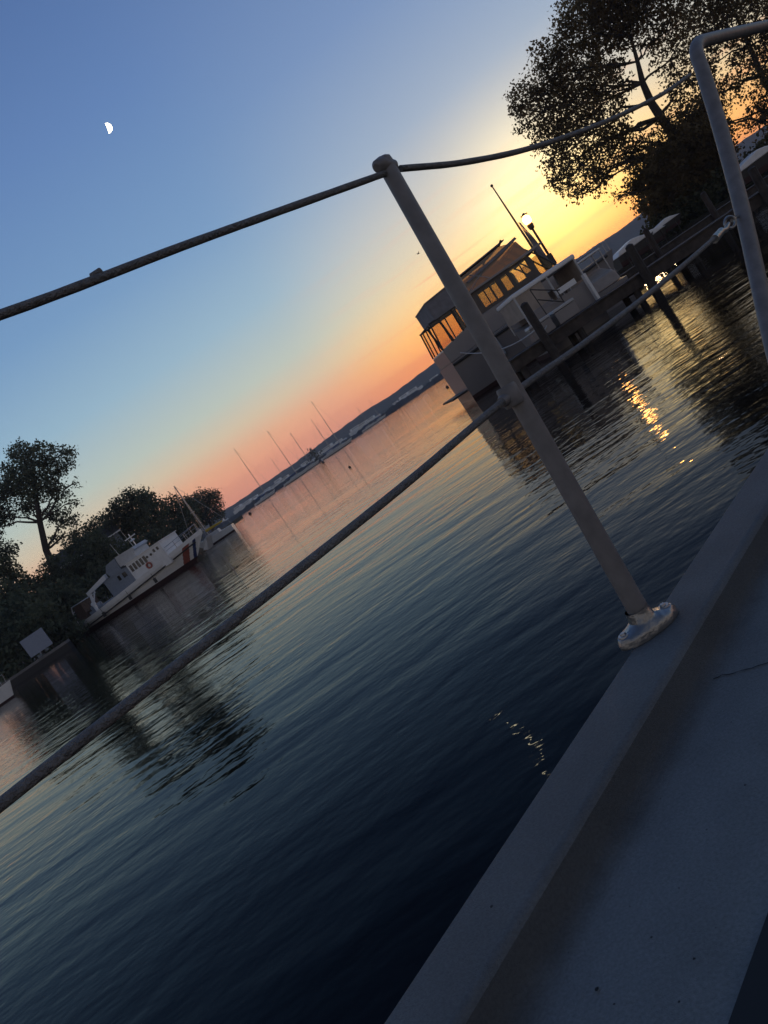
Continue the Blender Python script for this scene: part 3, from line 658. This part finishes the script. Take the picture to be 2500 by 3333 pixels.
# small white boat, lower left
def leftboat():
    p = onz(47, 2268, 0); rt = empty('small_boat', (p.x - 6.3, p.y + .9, 0), math.radians(-4), 'small white boat cut off by the left picture edge, its bow pointing right', 'motor boat')
    mb, hb, sh = hull(6.5, 2.2, .8, 1.05, .45, .6, .9, flare=.85, boot=.12, stripe=[(-2, -1, 2)]); mb.build('hull', [MT['white'], MT['boot'], MT['navy']], rt, True)
    mb = MB(); mb.prism([(1.5, .9), (1.8, 1.5), (3.2, 1.5), (4.2, 1.0)], -.7, .7); mb.build('cuddy', MT['white'], rt, bevel=.06)
    mb = MB(); pts = [(4.2, -.8, 1.55), (5.6, -.55, 1.6), (6.3, 0, 1.6), (5.6, .55, 1.6), (4.2, .8, 1.55)]; mb.tube(pts, .02)
    for q in pts: mb.tube([q, (q[0] - .1, q[1], 1.0)], .018)
    mb.build('bow_rail', MT['steel'], rt)
leftboat()

# ------------------------------------------------------------------ land
def land(name, poly, z, mt):
    mb = MB(); mb.slab(poly, -1, z); return tag(mb.build(name, mt), kind='structure')
land('left_bank', [(-600, 130), (-90, 85), (-40.5, 74.2), (-31.6, 72.2), (-35.5, 84), (-38, 93), (-30, 98), (-27, 105), (-31, 130), (-33, 160), (-31, 200), (-42, 224), (-600, 300)], .75, MT['land'])
land('right_bank', [(26, 61), (32, 56), (48, 52), (400, 40), (400, 180), (46, 120), (30, 90)], .7, MT['land'])
# seawall cap along the left quay
a_, b2 = onz(205, 2128, 0), onz(0, 2265, 0)
mb = MB(); dv = (b2 - a_).normalized(); nv = Vector((-dv.y, dv.x, 0)); 
if nv.y < 0: nv = -nv
P1 = a_ - dv * 1; P2 = a_ + dv * 40
q = [(P1.x, P1.y), (P2.x, P2.y), (P2.x + nv.x * .6, P2.y + nv.y * .6), (P1.x + nv.x * .6, P1.y + nv.y * .6)]
mb.slab(q, -1, .62); sw = mb.build('seawall', MT['black']); mb = MB(); mb.slab([(x, y + (-.05 if k < 2 else 0)) for k, (x, y) in enumerate(q)], .622, .86); mb.build('cap', MT['concrete'], sw); tag(sw, 'pale concrete seawall below the left trees, leading to the small white boat', 'seawall')
# blue grey board on the quay
rt = empty('notice_board', (dep(118, 2092, 74.5).x, 74.5, .75), 0, 'pale blue grey board standing on the dark quay left of the work boat stern', 'board')
mb = MB(); cz = dep(118, 2092, 74.5).z - .75; mb.box(-1.25, 1.25, -.06, .06, cz - .95, cz + .95); mb.build('panel', MT['bluegrey'], rt, bevel=.02)
for x in (-1.0, 1.0):
    mb = MB(); mb.tube([(x, .12, 0), (x, .12, cz + .8)], .06); mb.build('post', MT['pile'], rt)
# house among the left trees
hp = dep(268, 1775, 112)
rt = empty('house', (hp.x, 112, .75), math.radians(18), 'dark house with pale gable boards half hidden in the left trees', 'house')
mb = MB(); zt = hp.z - .75; mb.box(-5, 5, 0, 7, 0, zt - 1); mb.build('wall', MT['grey'], rt)
mb = MB(); mb.add([(-5.5, -.4, zt - 1.1), (5.5, -.4, zt - 1.1), (5.5, 3.5, zt + 1.2), (-5.5, 3.5, zt + 1.2), (5.5, 7.4, zt - 1.1), (-5.5, 7.4, zt - 1.1)], [(0, 1, 2, 3), (3, 2, 4, 5), (0, 3, 5), (1, 4, 2)]); mb.build('roof', MT['roof'], rt)
mb = MB(); mb.box(-5.5, 5.5, -.48, -.41, zt - 1.2, zt - .98); mb.build('fascia', MT['white'], rt)
for x in (-3, 0, 3): pane(x - .6, x + .6, zt - 2.8, zt - 1.6, -.03, MT['dglass'], rt, 'window', .05)

# ------------------------------------------------------------------ trees
def leafmesh(name, blobs, dens, size, mt, parent, flat=.85, hollow=.55):
    """blobs: (centre, radius). leaf quads clustered in small sprays through each clump"""
    allv = []
    for c, r in blobs:
        n = int(dens * r ** 2.3); nc = max(3, n // 9)
        d = RNG.normal(size=(nc, 3)); d /= np.linalg.norm(d, axis=1)[:, None]
        rad = r * (hollow + (1.08 - hollow) * RNG.random(nc) ** .6) * (1 + .16 * np.sin(d[:, 0] * 5 + c[0]) * np.cos(d[:, 2] * 6 + c[2]))
        inner = RNG.random(nc) < .3; rad = np.where(inner, r * RNG.random(nc) ** .5, rad)
        cc = np.array(c)[None] + d * rad[:, None] * np.array([1, 1, flat])
        P = np.repeat(cc, 9, axis=0) + RNG.normal(size=(nc * 9, 3)) * size * 1.15
        k = len(P); u = RNG.normal(size=(k, 3)); u /= np.linalg.norm(u, axis=1)[:, None]
        v = RNG.normal(size=(k, 3)); v -= (v * u).sum(1)[:, None] * u; v /= np.linalg.norm(v, axis=1)[:, None]
        s = size * (.6 + .8 * RNG.random(k))[:, None]
        q = np.stack([P - u * s * .6, P + v * s * .38, P + u * s * .6, P - v * s * .38], axis=1); allv.append(q.reshape(-1, 3))
    V = np.concatenate(allv); nf = len(V) // 4
    me = bpy.data.meshes.new(name); me.vertices.add(len(V)); me.vertices.foreach_set('co', V.astype(np.float32).ravel())
    me.loops.add(nf * 4); me.loops.foreach_set('vertex_index', np.arange(nf * 4, dtype=np.int32))
    me.polygons.add(nf); me.polygons.foreach_set('loop_start', np.arange(0, nf * 4, 4, dtype=np.int32)); me.polygons.foreach_set('loop_total', np.full(nf, 4, dtype=np.int32))
    me.materials.append(mt); me.update(); me.validate()
    o = bpy.data.objects.new(name, me); COL.objects.link(o)
    if parent: o.parent = parent
    return o
def limb(mb, a, b_, r0, r1, n=5, wob=.06):
    a = Vector(a); b_ = Vector(b_); L = (b_ - a).length; pts = []; rs = []
    for i in range(n + 1):
        k = i / n; p = a.lerp(b_, k); p.z += math.sin(k * math.pi) * L * .06
        if 0 < i < n: p += Vector((random.gauss(0, 1), random.gauss(0, 1), random.gauss(0, 1))) * L * wob * .5
        pts.append(p); rs.append(r0 + (r1 - r0) * k)
    mb.tube(pts, rs, 7); return pts
def tree(label, y, blobs_px, trunk, mt, dens, size, group=None, dj=2.0, cat='tree', limbs=True, hollow=.5, ground=.7):
    """blobs_px: (px,py,radius_px[,depth offset]); trunk: [(px,py,radius m)] from the ground up"""
    base = dep(trunk[0][0], trunk[0][1], y); o = Vector((base.x, y, ground))
    rt = empty('tree', o, 0, label, cat, group)
    bl = []
    for q in blobs_px:
        off = q[3] if len(q) > 3 else random.uniform(-dj, dj)
        p = dep(q[0], q[1], y + off); bl.append((tuple(p - o), q[2] / FPX * (y + off)))
    mb = MB(); pts = [dep(a, b_, y) - o for a, b_, r in trunk]; pts[0].z = -.3; rs = [r for a, b_, r in trunk]
    mb.tube(pts, rs, 10)
    if limbs:
        for c, r in bl:
            c = Vector(c); k = min(range(1, len(pts)), key=lambda i: (pts[i] - c).length + max(0, pts[i].z - c.z) * 1.5) if len(pts) > 2 else len(pts) - 1
            pp = limb(mb, pts[k], c, rs[k] * .45, .04)
            for _ in range(3):
                e = c + Vector((random.gauss(0, 1), random.gauss(0, 1), random.gauss(0, .7) + .2)).normalized() * r * .8
                limb(mb, pp[-2], e, .05, .02, 3)
    mb.build('trunk', MT['bark'], rt, True)
    leafmesh('crown', bl, dens, size, mt, rt, hollow=hollow)
    return rt
# big tree over the right side
A = [(1930, -60, 120), (1925, 55, 95), (1850, 70, 55), (1845, 150, 70), (1780, 175, 50), (1790, 260, 80), (1725, 315, 68), (1690, 345, 38), (1715, 400, 45), (1870, 250, 110), (1860, 350, 110), (1800, 430, 75), (1900, 440, 100), (1960, 180, 95),
     (1970, 320, 85), (2000, 40, 100), (1815, 520, 55), (1850, 580, 55), (1810, 600, 30), (1868, 640, 28), (1920, 570, 62), (1965, 600, 38), (1960, 500, 70), (2010, 440, 60), (2050, 30, 80), (2120, 20, 90), (2190, 90, 80), (2200, 190, 70), (2030, 90, 60),
     (2110, 130, 45), (2220, 290, 60), (2040, 500, 60), (2110, 560, 75), (2080, 470, 60), (2060, 610, 40), (2140, 640, 60), (2190, 500, 85), (2110, 660, 45), (2180, 400, 50), (2005, 640, 22), (2000, -90, 130), (2150, -100, 130)]
tree('big spreading tree right of the dock lamp, its forked trunk bare between the branches', 62, A,
     [(2352, 690, .5), (2290, 590, .42), (2215, 475, .38), (2150, 380, .34), (2120, 335, .3), (2092, 270, .24), (2075, 200, .16), (2050, 110, .1)], MT['leafA'], 260, .205, hollow=.4)
B = [(2290, 30, 90), (2380, 20, 80), (2460, 60, 85), (2330, 130, 55), (2420, 170, 60), (2520, 150, 90), (2300, 230, 60), (2360, 300, 60), (2300, 330, 60), (2500, 270, 60), (2470, 370, 50), (2560, 330, 90), (2340, 400, 50), (2280, 420, 70), (2420, 420, 25), (2600, 50, 120), (2300, -80, 120), (2480, -90, 120), (2430, 240, 30), (2510, 440, 40)]
tree('airy tree behind the railing gate at the right edge, sky showing through its leaves', 66, B,
     [(2650, 500, .4), (2560, 380, .3), (2480, 250, .24), (2440, 150, .18), (2400, 60, .12)], MT['leafA'], 260, .205, hollow=.4)
Cc = [(2150, 560, 90), (2230, 600, 100), (2200, 680, 70), (2290, 560, 95), (2240, 480, 90), (2310, 470, 80), (2120, 670, 40), (2180, 640, 60), (2260, 390, 70), (2330, 520, 60)]
tree('dense low tree crown filling the dark space under the big tree', 60, Cc, [(2330, 690, .3), (2290, 640, .26), (2260, 590, .2)], MT['leafA'], 700, .22, hollow=.2)
# bushes along the right bank
for i, (px, py, r, y, lab) in enumerate([(2160, 735, 60, 60, 'dark rounded bush on the bank just under the big tree'), (2250, 690, 75, 59, 'dark wide bush on the bank right of the big tree foot'),
                                         (2370, 620, 80, 58, 'dark bush on the bank behind the slanted gate pipe'), (2480, 560, 85, 57, 'dark bush inside the gate frame near the right edge'), (2620, 470, 110, 56, 'dark bush at the far right end of the bank')]):
    tree(lab, y, [(px, py, r, 0), (px + 50, py - 25, r * .7, 1), (px - 50, py + 45, r * .6, -1)], [(px + 30, py + 40, .1), (px + 10, py + 10, .06)], MT['leafC'], 380, .26, 'bushes along the right bank', cat='bush', limbs=False, hollow=.15)

# left trees
TL = [(62, 1452, 17), (128, 1446, 15), (168, 1457, 14), (236, 1474, 14), (232, 1503, 15), (205, 1462, 14), (245, 1570, 12), (238, 1640, 16), (25, 1530, 25), (85, 1490, 50), (150, 1485, 38), (200, 1520, 30), (60, 1560, 60), (130, 1570, 70), (190, 1600, 36), (215, 1480, 22), (95, 1640, 42), (165, 1675, 34), (220, 1690, 35), (25, 1600, 45), (240, 1740, 22), (20, 1680, 40), (40, 1475, 22), (110, 1455, 20), (-40, 1640, 60), (-60, 1730, 70), (185, 1745, 22)]
tree('tall dark tree at the left edge with a tufted flat crown', 100, TL, [(215, 1960, .55), (180, 1860, .48), (150, 1790, .42), (130, 1700, .36), (115, 1600, .25), (110, 1520, .12)], MT['leafB'], 250, .27, hollow=.35)
TS = [(('small round dark tree between the tall left tree and the house roof', 'tree'), 108, [(260, 1760, 40), (300, 1720, 32), (235, 1790, 35), (290, 1780, 40)], [(330, 1880, .25), (270, 1770, .15)]),
      (('slender dark tree behind the tall left edge tree', 'tree'), 96, [(20, 1790, 38), (-20, 1850, 60), (30, 1870, 45), (60, 1905, 40)], [(60, 2020, .25), (20, 1850, .15)]),
      (('leafy tree hugging the trunk foot of the tall left tree', 'tree'), 98, [(150, 1880, 45), (110, 1930, 60), (190, 1900, 48), (230, 1850, 45), (170, 1830, 30)], [(220, 2000, .25), (160, 1880, .15)]),
      (('rounded dark tree above the stern of the work boat', 'tree'), 101, [(300, 1830, 60), (260, 1880, 60), (340, 1800, 55), (310, 1760, 40)], [(360, 1930, .3), (310, 1830, .18)]),
      (('bushy tree left of centre in the row, above the work boat crane', 'tree'), 116, [(400, 1650, 45), (370, 1690, 50), (430, 1620, 32), (440, 1680, 50), (340, 1720, 42), (400, 1740, 55), (350, 1770, 45), (460, 1620, 26)], [(460, 1850, .35), (410, 1700, .18)]),
      (('pale fringed tree in the middle of the left row, behind the work boat deckhouse', 'tree'), 130, [(475, 1630, 40), (460, 1690, 50), (500, 1660, 40), (430, 1760, 55), (500, 1720, 45)], [(530, 1810, .35), (480, 1690, .2)]),
      (('round dark tree behind the work boat bow', 'tree'), 150, [(555, 1650, 42), (540, 1700, 48), (600, 1660, 42), (590, 1710, 50), (545, 1740, 40)], [(620, 1780, .4), (570, 1700, .2)]),
      (('dark rounded tree at the outer end of the left point, next to the open bay', 'tree'), 200, [(660, 1625, 34), (690, 1620, 30), (635, 1660, 40), (700, 1655, 30), (670, 1680, 38), (715, 1680, 16), (620, 1630, 26), (640, 1700, 30)], [(695, 1735, .45), (670, 1670, .25)])]
for (lab, cat), y, bl, tr in TS: tree(lab, y, bl, tr, MT['leafB'], 240 if y < 120 else 150, .28 if y < 120 else .36, 'trees along the left shore', hollow=.3)
# understorey masses on the left bank
for i, (px, py, r, y, lab) in enumerate([(0, 1980, 90, 88, 'dark bush mass at the left edge above the seawall'), (90, 1990, 75, 84, 'dark bush behind the blue grey board'), (190, 1960, 75, 90, 'dark bush between the board and the work boat stern'), (20, 2090, 60, 78, 'low dark bush left of the blue grey board'),
                                         (260, 1940, 65, 94, 'dark bush directly behind the work boat stern'), (340, 1880, 60, 98, 'dark bush behind the work boat crane'), (430, 1800, 55, 108, 'dark bush rising over the work boat bridge'), (500, 1760, 45, 125, 'dark bush behind the work boat mast'),
                                         (590, 1740, 40, 150, 'dark bush low behind the work boat bow'), (-60, 2060, 90, 80, 'dark bush cut by the left picture edge'), (130, 2020, 60, 78, 'dark bush just above the blue grey board'), (215, 2050, 42, 80, 'dark bush between the board and the boat stern, close to the water'), (60, 2130, 38, 77, 'low dark bush at the foot of the blue grey board'), (0, 2170, 40, 76.5, 'low dark bush behind the small white boat')]):
    tree(lab, y, [(px, py, r, 0), (px + 35, py + 15, r * .75, -1), (px - 35, py + 35, r * .75, 1)], [(px + 60, py + 80, .1), (px + 10, py + 10, .06)], MT['leafB'], 230, .38, 'bushes along the left bank', cat='bush', limbs=False, hollow=.1)
# bush on the breakwater
tree('low bush growing on the breakwater left of the white sailboat', 398, [(1020, 1478, 14, 0), (1035, 1482, 13, 0), (1003, 1492, 10, 0)], [(1035, 1500, .3), (1025, 1485, .15)], MT['leafC'], 14, .9, cat='bush', limbs=False, ground=2.5)

# ------------------------------------------------------------------ own boat: side deck
PX0 = Vector((-.355, .88)); PX1 = Vector((.907, 1.907)); ED = (PX1 - PX0).normalized(); IN = Vector((ED.y, -ED.x))   # inboard normal
def prof(name, pts, mt, parent=None, t0=-4.0, t1=7.0, n=60):
    """extrude a profile (distance inboard, z) along the deck edge"""
    mb = MB(); k = len(pts); vs = []
    for i in range(n + 1):
        q = PX0 + ED * (t0 + (t1 - t0) * i / n)
        for a, z in pts: vs.append((q.x + IN.x * a, q.y + IN.y * a, z))
    fs = [(i * k + j, i * k + j + 1, (i + 1) * k + j + 1, (i + 1) * k + j) for i in range(n) for j in range(k - 1)]
    mb.add(vs, fs); return mb.build(name, mt, parent, True)
def arc(c, r, a0, a1, n=6): return [(c[0] + r * math.cos(math.radians(a0 + (a1 - a0) * i / n)), c[1] + r * math.sin(math.radians(a0 + (a1 - a0) * i / n))) for i in range(n + 1)]
KW = .122
sA, sB = onz(2407, 3333, 1.034), onz(2493, 2795, 1.034)
SI = sum((Vector((p.x, p.y)) - PX0).dot(IN) for p in (sA, sB)) / 2 + .009
deck = empty('side_deck', (0, 0, 0)); tag(deck, kind='structure')
prof('hull_side', [(.02, .0), (.0, .6), (0, 1.075)], MT['hullpaint'], deck)
prof('toe_rail', [(0, 1.075)] + arc((.012, 1.078), .012, 180, 90) + arc((KW - .016, 1.074), .016, 90, 20), MT['deck'], deck)
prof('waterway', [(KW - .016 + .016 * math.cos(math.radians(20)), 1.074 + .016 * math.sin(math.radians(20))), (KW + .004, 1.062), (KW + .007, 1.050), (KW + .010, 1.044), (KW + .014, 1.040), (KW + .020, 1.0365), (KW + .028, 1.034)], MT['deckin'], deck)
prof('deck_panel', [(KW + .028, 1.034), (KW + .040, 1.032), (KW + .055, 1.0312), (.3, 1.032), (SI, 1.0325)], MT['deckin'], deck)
def crack(pts, w):
    P = [onz(px, py, 1.0335) for px, py in pts]; mb = MB(); vs = []
    for i, p in enumerate(P):
        d = (P[min(i + 1, len(P) - 1)] - P[max(0, i - 1)]).normalized(); nn = Vector((-d.y, d.x, 0)); ww = w * random.uniform(.4, 1.2) * (.35 if i in (0, len(P) - 1) else 1)
        vs += [p + nn * ww, p - nn * ww]
    mb.add(vs, [(2 * i, 2 * i + 1, 2 * i + 3, 2 * i + 2) for i in range(len(P) - 1)]); mb.build('crack', MT['crack'], deck)
pts = [(2500, 2157), (2478, 2163), (2462, 2168), (2448, 2174), (2430, 2178), (2405, 2184), (2385, 2192), (2366, 2196), (2352, 2195), (2335, 2205), (2310, 2212), (2290, 2222), (2268, 2232), (2255, 2240)]
crack([(2700, 2120), (2600, 2138), (2550, 2150)] + pts, .0013)
for px, py, r in [(1943, 3218, .0035), (1600, 2950, .003), (1610, 3235, .0025), (1960, 2760, .002), (2425, 2555, .002), (1999, 3268, .0015), (2210, 2890, .0012), (2120, 3050, .0016), (2300, 2700, .0013), (2050, 2950, .001), (2260, 3120, .0018), (1850, 3100, .001), (2380, 2350, .0012), (2150, 2600, .0012), (2330, 3020, .001), (2210, 3260, .0014)]:
    z = 1.0935 if px == 1600 else 1.0345
    p = onz(px, py, z); mb = MB(); k = 7; mb.add([(p.x + r * random.uniform(.6, 1.2) * math.cos(a), p.y + r * random.uniform(.6, 1.2) * math.sin(a), z) for a in [2 * math.pi * i / k for i in range(k)]], [tuple(range(k))]); mb.build('paint_chip', MT['crack'], deck)
# cabin: dark sill, side, roof with open window band
cab = empty('cabin', (0, 0, 0)); tag(cab, 'dark cabin side beside the painted side deck in the lower right corner', 'cabin')
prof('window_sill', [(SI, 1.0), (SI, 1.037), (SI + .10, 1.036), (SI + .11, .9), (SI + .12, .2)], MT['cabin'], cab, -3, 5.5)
# railing
rl = empty('guard_rail', (.287, 1.379, 1.09), 0, 'grey pipe guard rail with two cords and a bent gate frame along the side deck', 'railing'); RO = Vector((.287, 1.379, 1.09))
def rp(x, y, z): return Vector((x, y, z)) - RO
PB = Vector((.287, 1.379, 1.09)); PT = Vector((.357, 1.442, 2.085)); PD = (PT - PB).normalized()
mb = MB(); r = .0158; rb_ = .0202
mb.tube([rp(*PB) + PD * .005, rp(*(PB + PD * .5)), rp(*PT) - PD * .012, rp(*PT) - PD * .004, rp(*PT)], [rb_, (r + rb_) / 2, r, r * .93, r * .6], 28); post = mb.build('post', MT['pipe'], rl, True)
al = Vector((ED.x, ED.y, 0))
# rounded ear at the top, towards the viewer's left
mb = MB(); q = rp(*PT) - PD * .02; mb.tube([q + PD * .006 - al * .027, q + PD * .007 - al * .024, q + PD * .008 - al * .013, q, q - PD * .006 + al * .012], [.007, .0115, .0148, .0163, .0156], 20); mb.build('post_cap', MT['pipe'], post, True)
# cast foot with two bolt ears
mb = MB(); n = 36; vs = []; levels = [(1.0, 0), (1.0, .012), (.93, .019), (.6, .024), (.36, .030), (.33, .05)]
for lv, (s, z) in enumerate(levels):
    for i in range(n):
        a = 2 * math.pi * i / n; ea = .066 * s if lv < 3 else (.066 * s if lv == 3 else .066 * s); eb = .033 * min(1, s * (1 if lv < 3 else 1.35 if lv == 3 else 2.0))
        if lv >= 4: ea = eb = .025 if lv == 4 else .0222
        pos = IN3 = None
        u = math.copysign(abs(math.cos(a)) ** .85, math.cos(a)) * ea; v = math.sin(a) * eb * (1 - .25 * abs(math.cos(a)) ** 4 if lv < 4 else 1)
        d1 = Vector((IN.x * .55 + ED.x * .83, IN.y * .55 + ED.y * .83, 0)).normalized(); d2 = Vector((-d1.y, d1.x, 0))
        vs.append(Vector((0, 0, z + .0012)) + d1 * u + d2 * v)
fs = [(l * n + i, l * n + (i + 1) % n, (l + 1) * n + (i + 1) % n, (l + 1) * n + i) for l in range(len(levels) - 1) for i in range(n)] + [tuple(range(n - 1, -1, -1))]
mb.add(vs, fs); foot = mb.build('post_foot', MT['cast'], post, True)
for sg in (-1, 1):
    mb = MB(); c0 = Vector((0, 0, .0235)) + d1 * .047 * sg; mb.tube([c0 - Vector((0, 0, .006)), c0 + Vector((0, 0, .001))], [.0125, .011], 16); mb.tube([c0, c0 + Vector((0, 0, .005))], [.0065, .005], 6); mb.build('bolt', MT['steel'], foot, True)
# middle ring (fitting) where the lower cord passes
mb = MB(); cm_ = rp(.310, 1.4, 1.599)
mb.tube([cm_ - PD * .02, cm_ - PD * .016, cm_ + PD * .016, cm_ + PD * .02], [.018, .0197, .0197, .018], 24); mb.tube([cm_ - al * .032, cm_ - al * .026, cm_ + al * .026, cm_ + al * .032], [.0095, .0115, .0115, .0095], 14); mb.build('cord_fitting', MT['pipe'], post, True)
# bent gate pipe
g = [(1.11, 2.12, 1.06), (1.23, 2.227, 1.25), (1.478, 2.45, 1.584), (1.66, 2.614, 1.87), (1.765, 2.706, 2.07), (1.79, 2.73, 2.12), (1.825, 2.762, 2.15), (1.88, 2.812, 2.163), (2.2, 3.10, 2.168), (2.614, 3.472, 2.17), (3.6, 4.36, 2.17), (3.66, 4.41, 2.15), (3.69, 4.44, 2.1), (3.9, 4.6, 1.06)]
def smooth(P, n=5):
    P = [Vector(p) for p in P]; o = []
    for i in range(len(P) - 1):
        p0 = P[max(i - 1, 0)]; p1 = P[i]; p2 = P[i + 1]; p3 = P[min(i + 2, len(P) - 1)]
        m1 = (p2 - p0) * .5; m2 = (p3 - p1) * .5; Lg = (p2 - p1).length
        m1 = m1.normalized() * Lg; m2 = m2.normalized() * Lg
        for k in range(n):
            t_ = k / n; o.append((2 * t_ ** 3 - 3 * t_ ** 2 + 1) * p1 + (t_ ** 3 - 2 * t_ ** 2 + t_) * m1 + (-2 * t_ ** 3 + 3 * t_ ** 2) * p2 + (t_ ** 3 - t_ ** 2) * m2)
    return o + [P[-1]]
mb = MB(); gp = smooth(g); mb.tube([rp(*p) for p in gp], [.0245 if p.x < 1.75 else .0235 if p.x < 1.9 else .0225 for p in gp], 24); gate = mb.build('gate_frame', MT['pipe'], rl, True)
mb = MB(); e = rp(1.38, 2.365, 1.592); mb.torus(e, .017, .005, 'y'); mb.tube([e + Vector((.02, .02, 0)), e + Vector((.07, .07, 0))], .006); mb.build('ring', MT['cast'], gate, True)
mb = MB(); mb.tube([rp(1.30, 2.29, 1.588), rp(1.33, 2.32, 1.583), rp(1.365, 2.35, 1.592)], [.008, .0085, .006], 12); mb.tube([rp(1.24, 2.235, 1.583), rp(1.30, 2.29, 1.588)], [.0125, .0115], 14); mb.build('cord_end', MT['cast'], gate, True)
def cord(name, P, r):
    mb = MB(); S = [rp(*p) for p in smooth(P, 8)]; mb.tube(S, [r * (1 + random.uniform(-.02, .03)) for _ in S], 18); return mb.build(name, MT['cord'], rl, True)
cord('upper_cord', [(-1.6, -.35, 2.05), (-.8, .40, 2.035), (-.234, .909, 2.034), (-.022, 1.10, 2.044), (.15, 1.256, 2.05), (.345, 1.432, 2.056)], .0059)
cord('upper_cord', [(.378, 1.456, 2.054), (.52, 1.588, 2.03), (.707, 1.756, 2.012), (.95, 1.975, 2.008), (1.202, 2.201, 2.016), (1.45, 2.425, 2.034), (1.66, 2.613, 2.062)], .0062)
mb = MB(); mb.tube([rp(-.137, 1.0, 2.044), rp(-.125, 1.008, 2.046)], [.0045, .005], 12); mb.build('cord_knot', MT['cord'], rl, True)
cord('lower_cord', [(-1.5, -.25, 1.6), (-.9, .3, 1.6), (-.452, .714, 1.599), (-.2, .94, 1.5955), (.05, 1.165, 1.594), (.31, 1.40, 1.599), (.55, 1.615, 1.588), (.816, 1.854, 1.582), (1.05, 2.065, 1.582), (1.27, 2.262, 1.586)], .0067)

# ------------------------------------------------------------------ moon
p = dep(348, 418, 1.0); mdir = (p - EYE).normalized(); md_ = 4200; mc = EYE + mdir * md_; R = 17 / FPX * md_ * .86
rgt = RX.normalized(); upv = UX.normalized(); mb = MB()
rot = math.radians(21)
ax = rgt * math.cos(rot) + upv * math.sin(rot); ay = -rgt * math.sin(rot) + upv * math.cos(rot)
n = 24; o_ = []
for i in range(n + 1):
    a = math.radians(-82 + 164 * i / n); o_.append((math.cos(a), math.sin(a)))
inn = [(.0 + .12 * math.cos(math.radians(-82 + 164 * i / n)) * 1.0, math.sin(math.radians(-82 + 164 * i / n))) for i in range(n, -1, -1)]
poly = o_ + inn
vs = [mc + mdir * 1.0 + (ax * x + ay * y_) * R for x, y_ in poly] + [mc - mdir * 1.0 + (ax * x + ay * y_) * R for x, y_ in poly]
k = n + 1; fs = []
for i in range(n):
    a, b_, c, d = i, i + 1, 2 * k - 2 - i, 2 * k - 1 - i
    fs += [(a, b_, c, d), (d + 2 * k, c + 2 * k, b_ + 2 * k, a + 2 * k)]
    fs += [(a, a + 2 * k, b_ + 2 * k, b_), (d, c, c + 2 * k, d + 2 * k)]
mb.add(vs, fs); mo = mb.build('moon', MT['moon']); tag(mo, kind='structure')

p = dep(1362, 826, 90); mb = MB(); mb.tube([(-.22, 0, 0), (-.1, 0, .03), (.12, 0, .03), (.25, 0, 0)], [.02, .06, .06, .02], 8)
for sg in (-1, 1): mb.add([(.08, 0, .05), (-.08, 0, .05), (-.12, sg * .28, .17), (-.2, sg * .55, .08), (-.05, sg * .3, .18)], [(0, 1, 2, 4), (4, 2, 3)])
bd = mb.build('bird', MT['dark']); bd.location = p; bd.rotation_euler = (0, 0, .6); tag(bd, 'tiny dark bird flying in the pale sky left of the railing post', 'bird')

# ------------------------------------------------------------------ haze
m = bpy.data.materials.new('haze_air'); m.use_nodes = True; t = m.node_tree; t.nodes.clear(); o = t.nodes.new('ShaderNodeOutputMaterial'); pv = t.nodes.new('ShaderNodeVolumePrincipled')
pv.inputs['Color'].default_value = (.8, .8, .85, 1); pv.inputs['Density'].default_value = HZ; pv.inputs['Anisotropy'].default_value = 0.2
t.links.new(pv.outputs[0], o.inputs['Volume'])
if HZ > 0:
    mb = MB(); mb.box(-2160, 2160, -70, 2160, -3, 75); tag(mb.build('haze', m), kind='stuff')
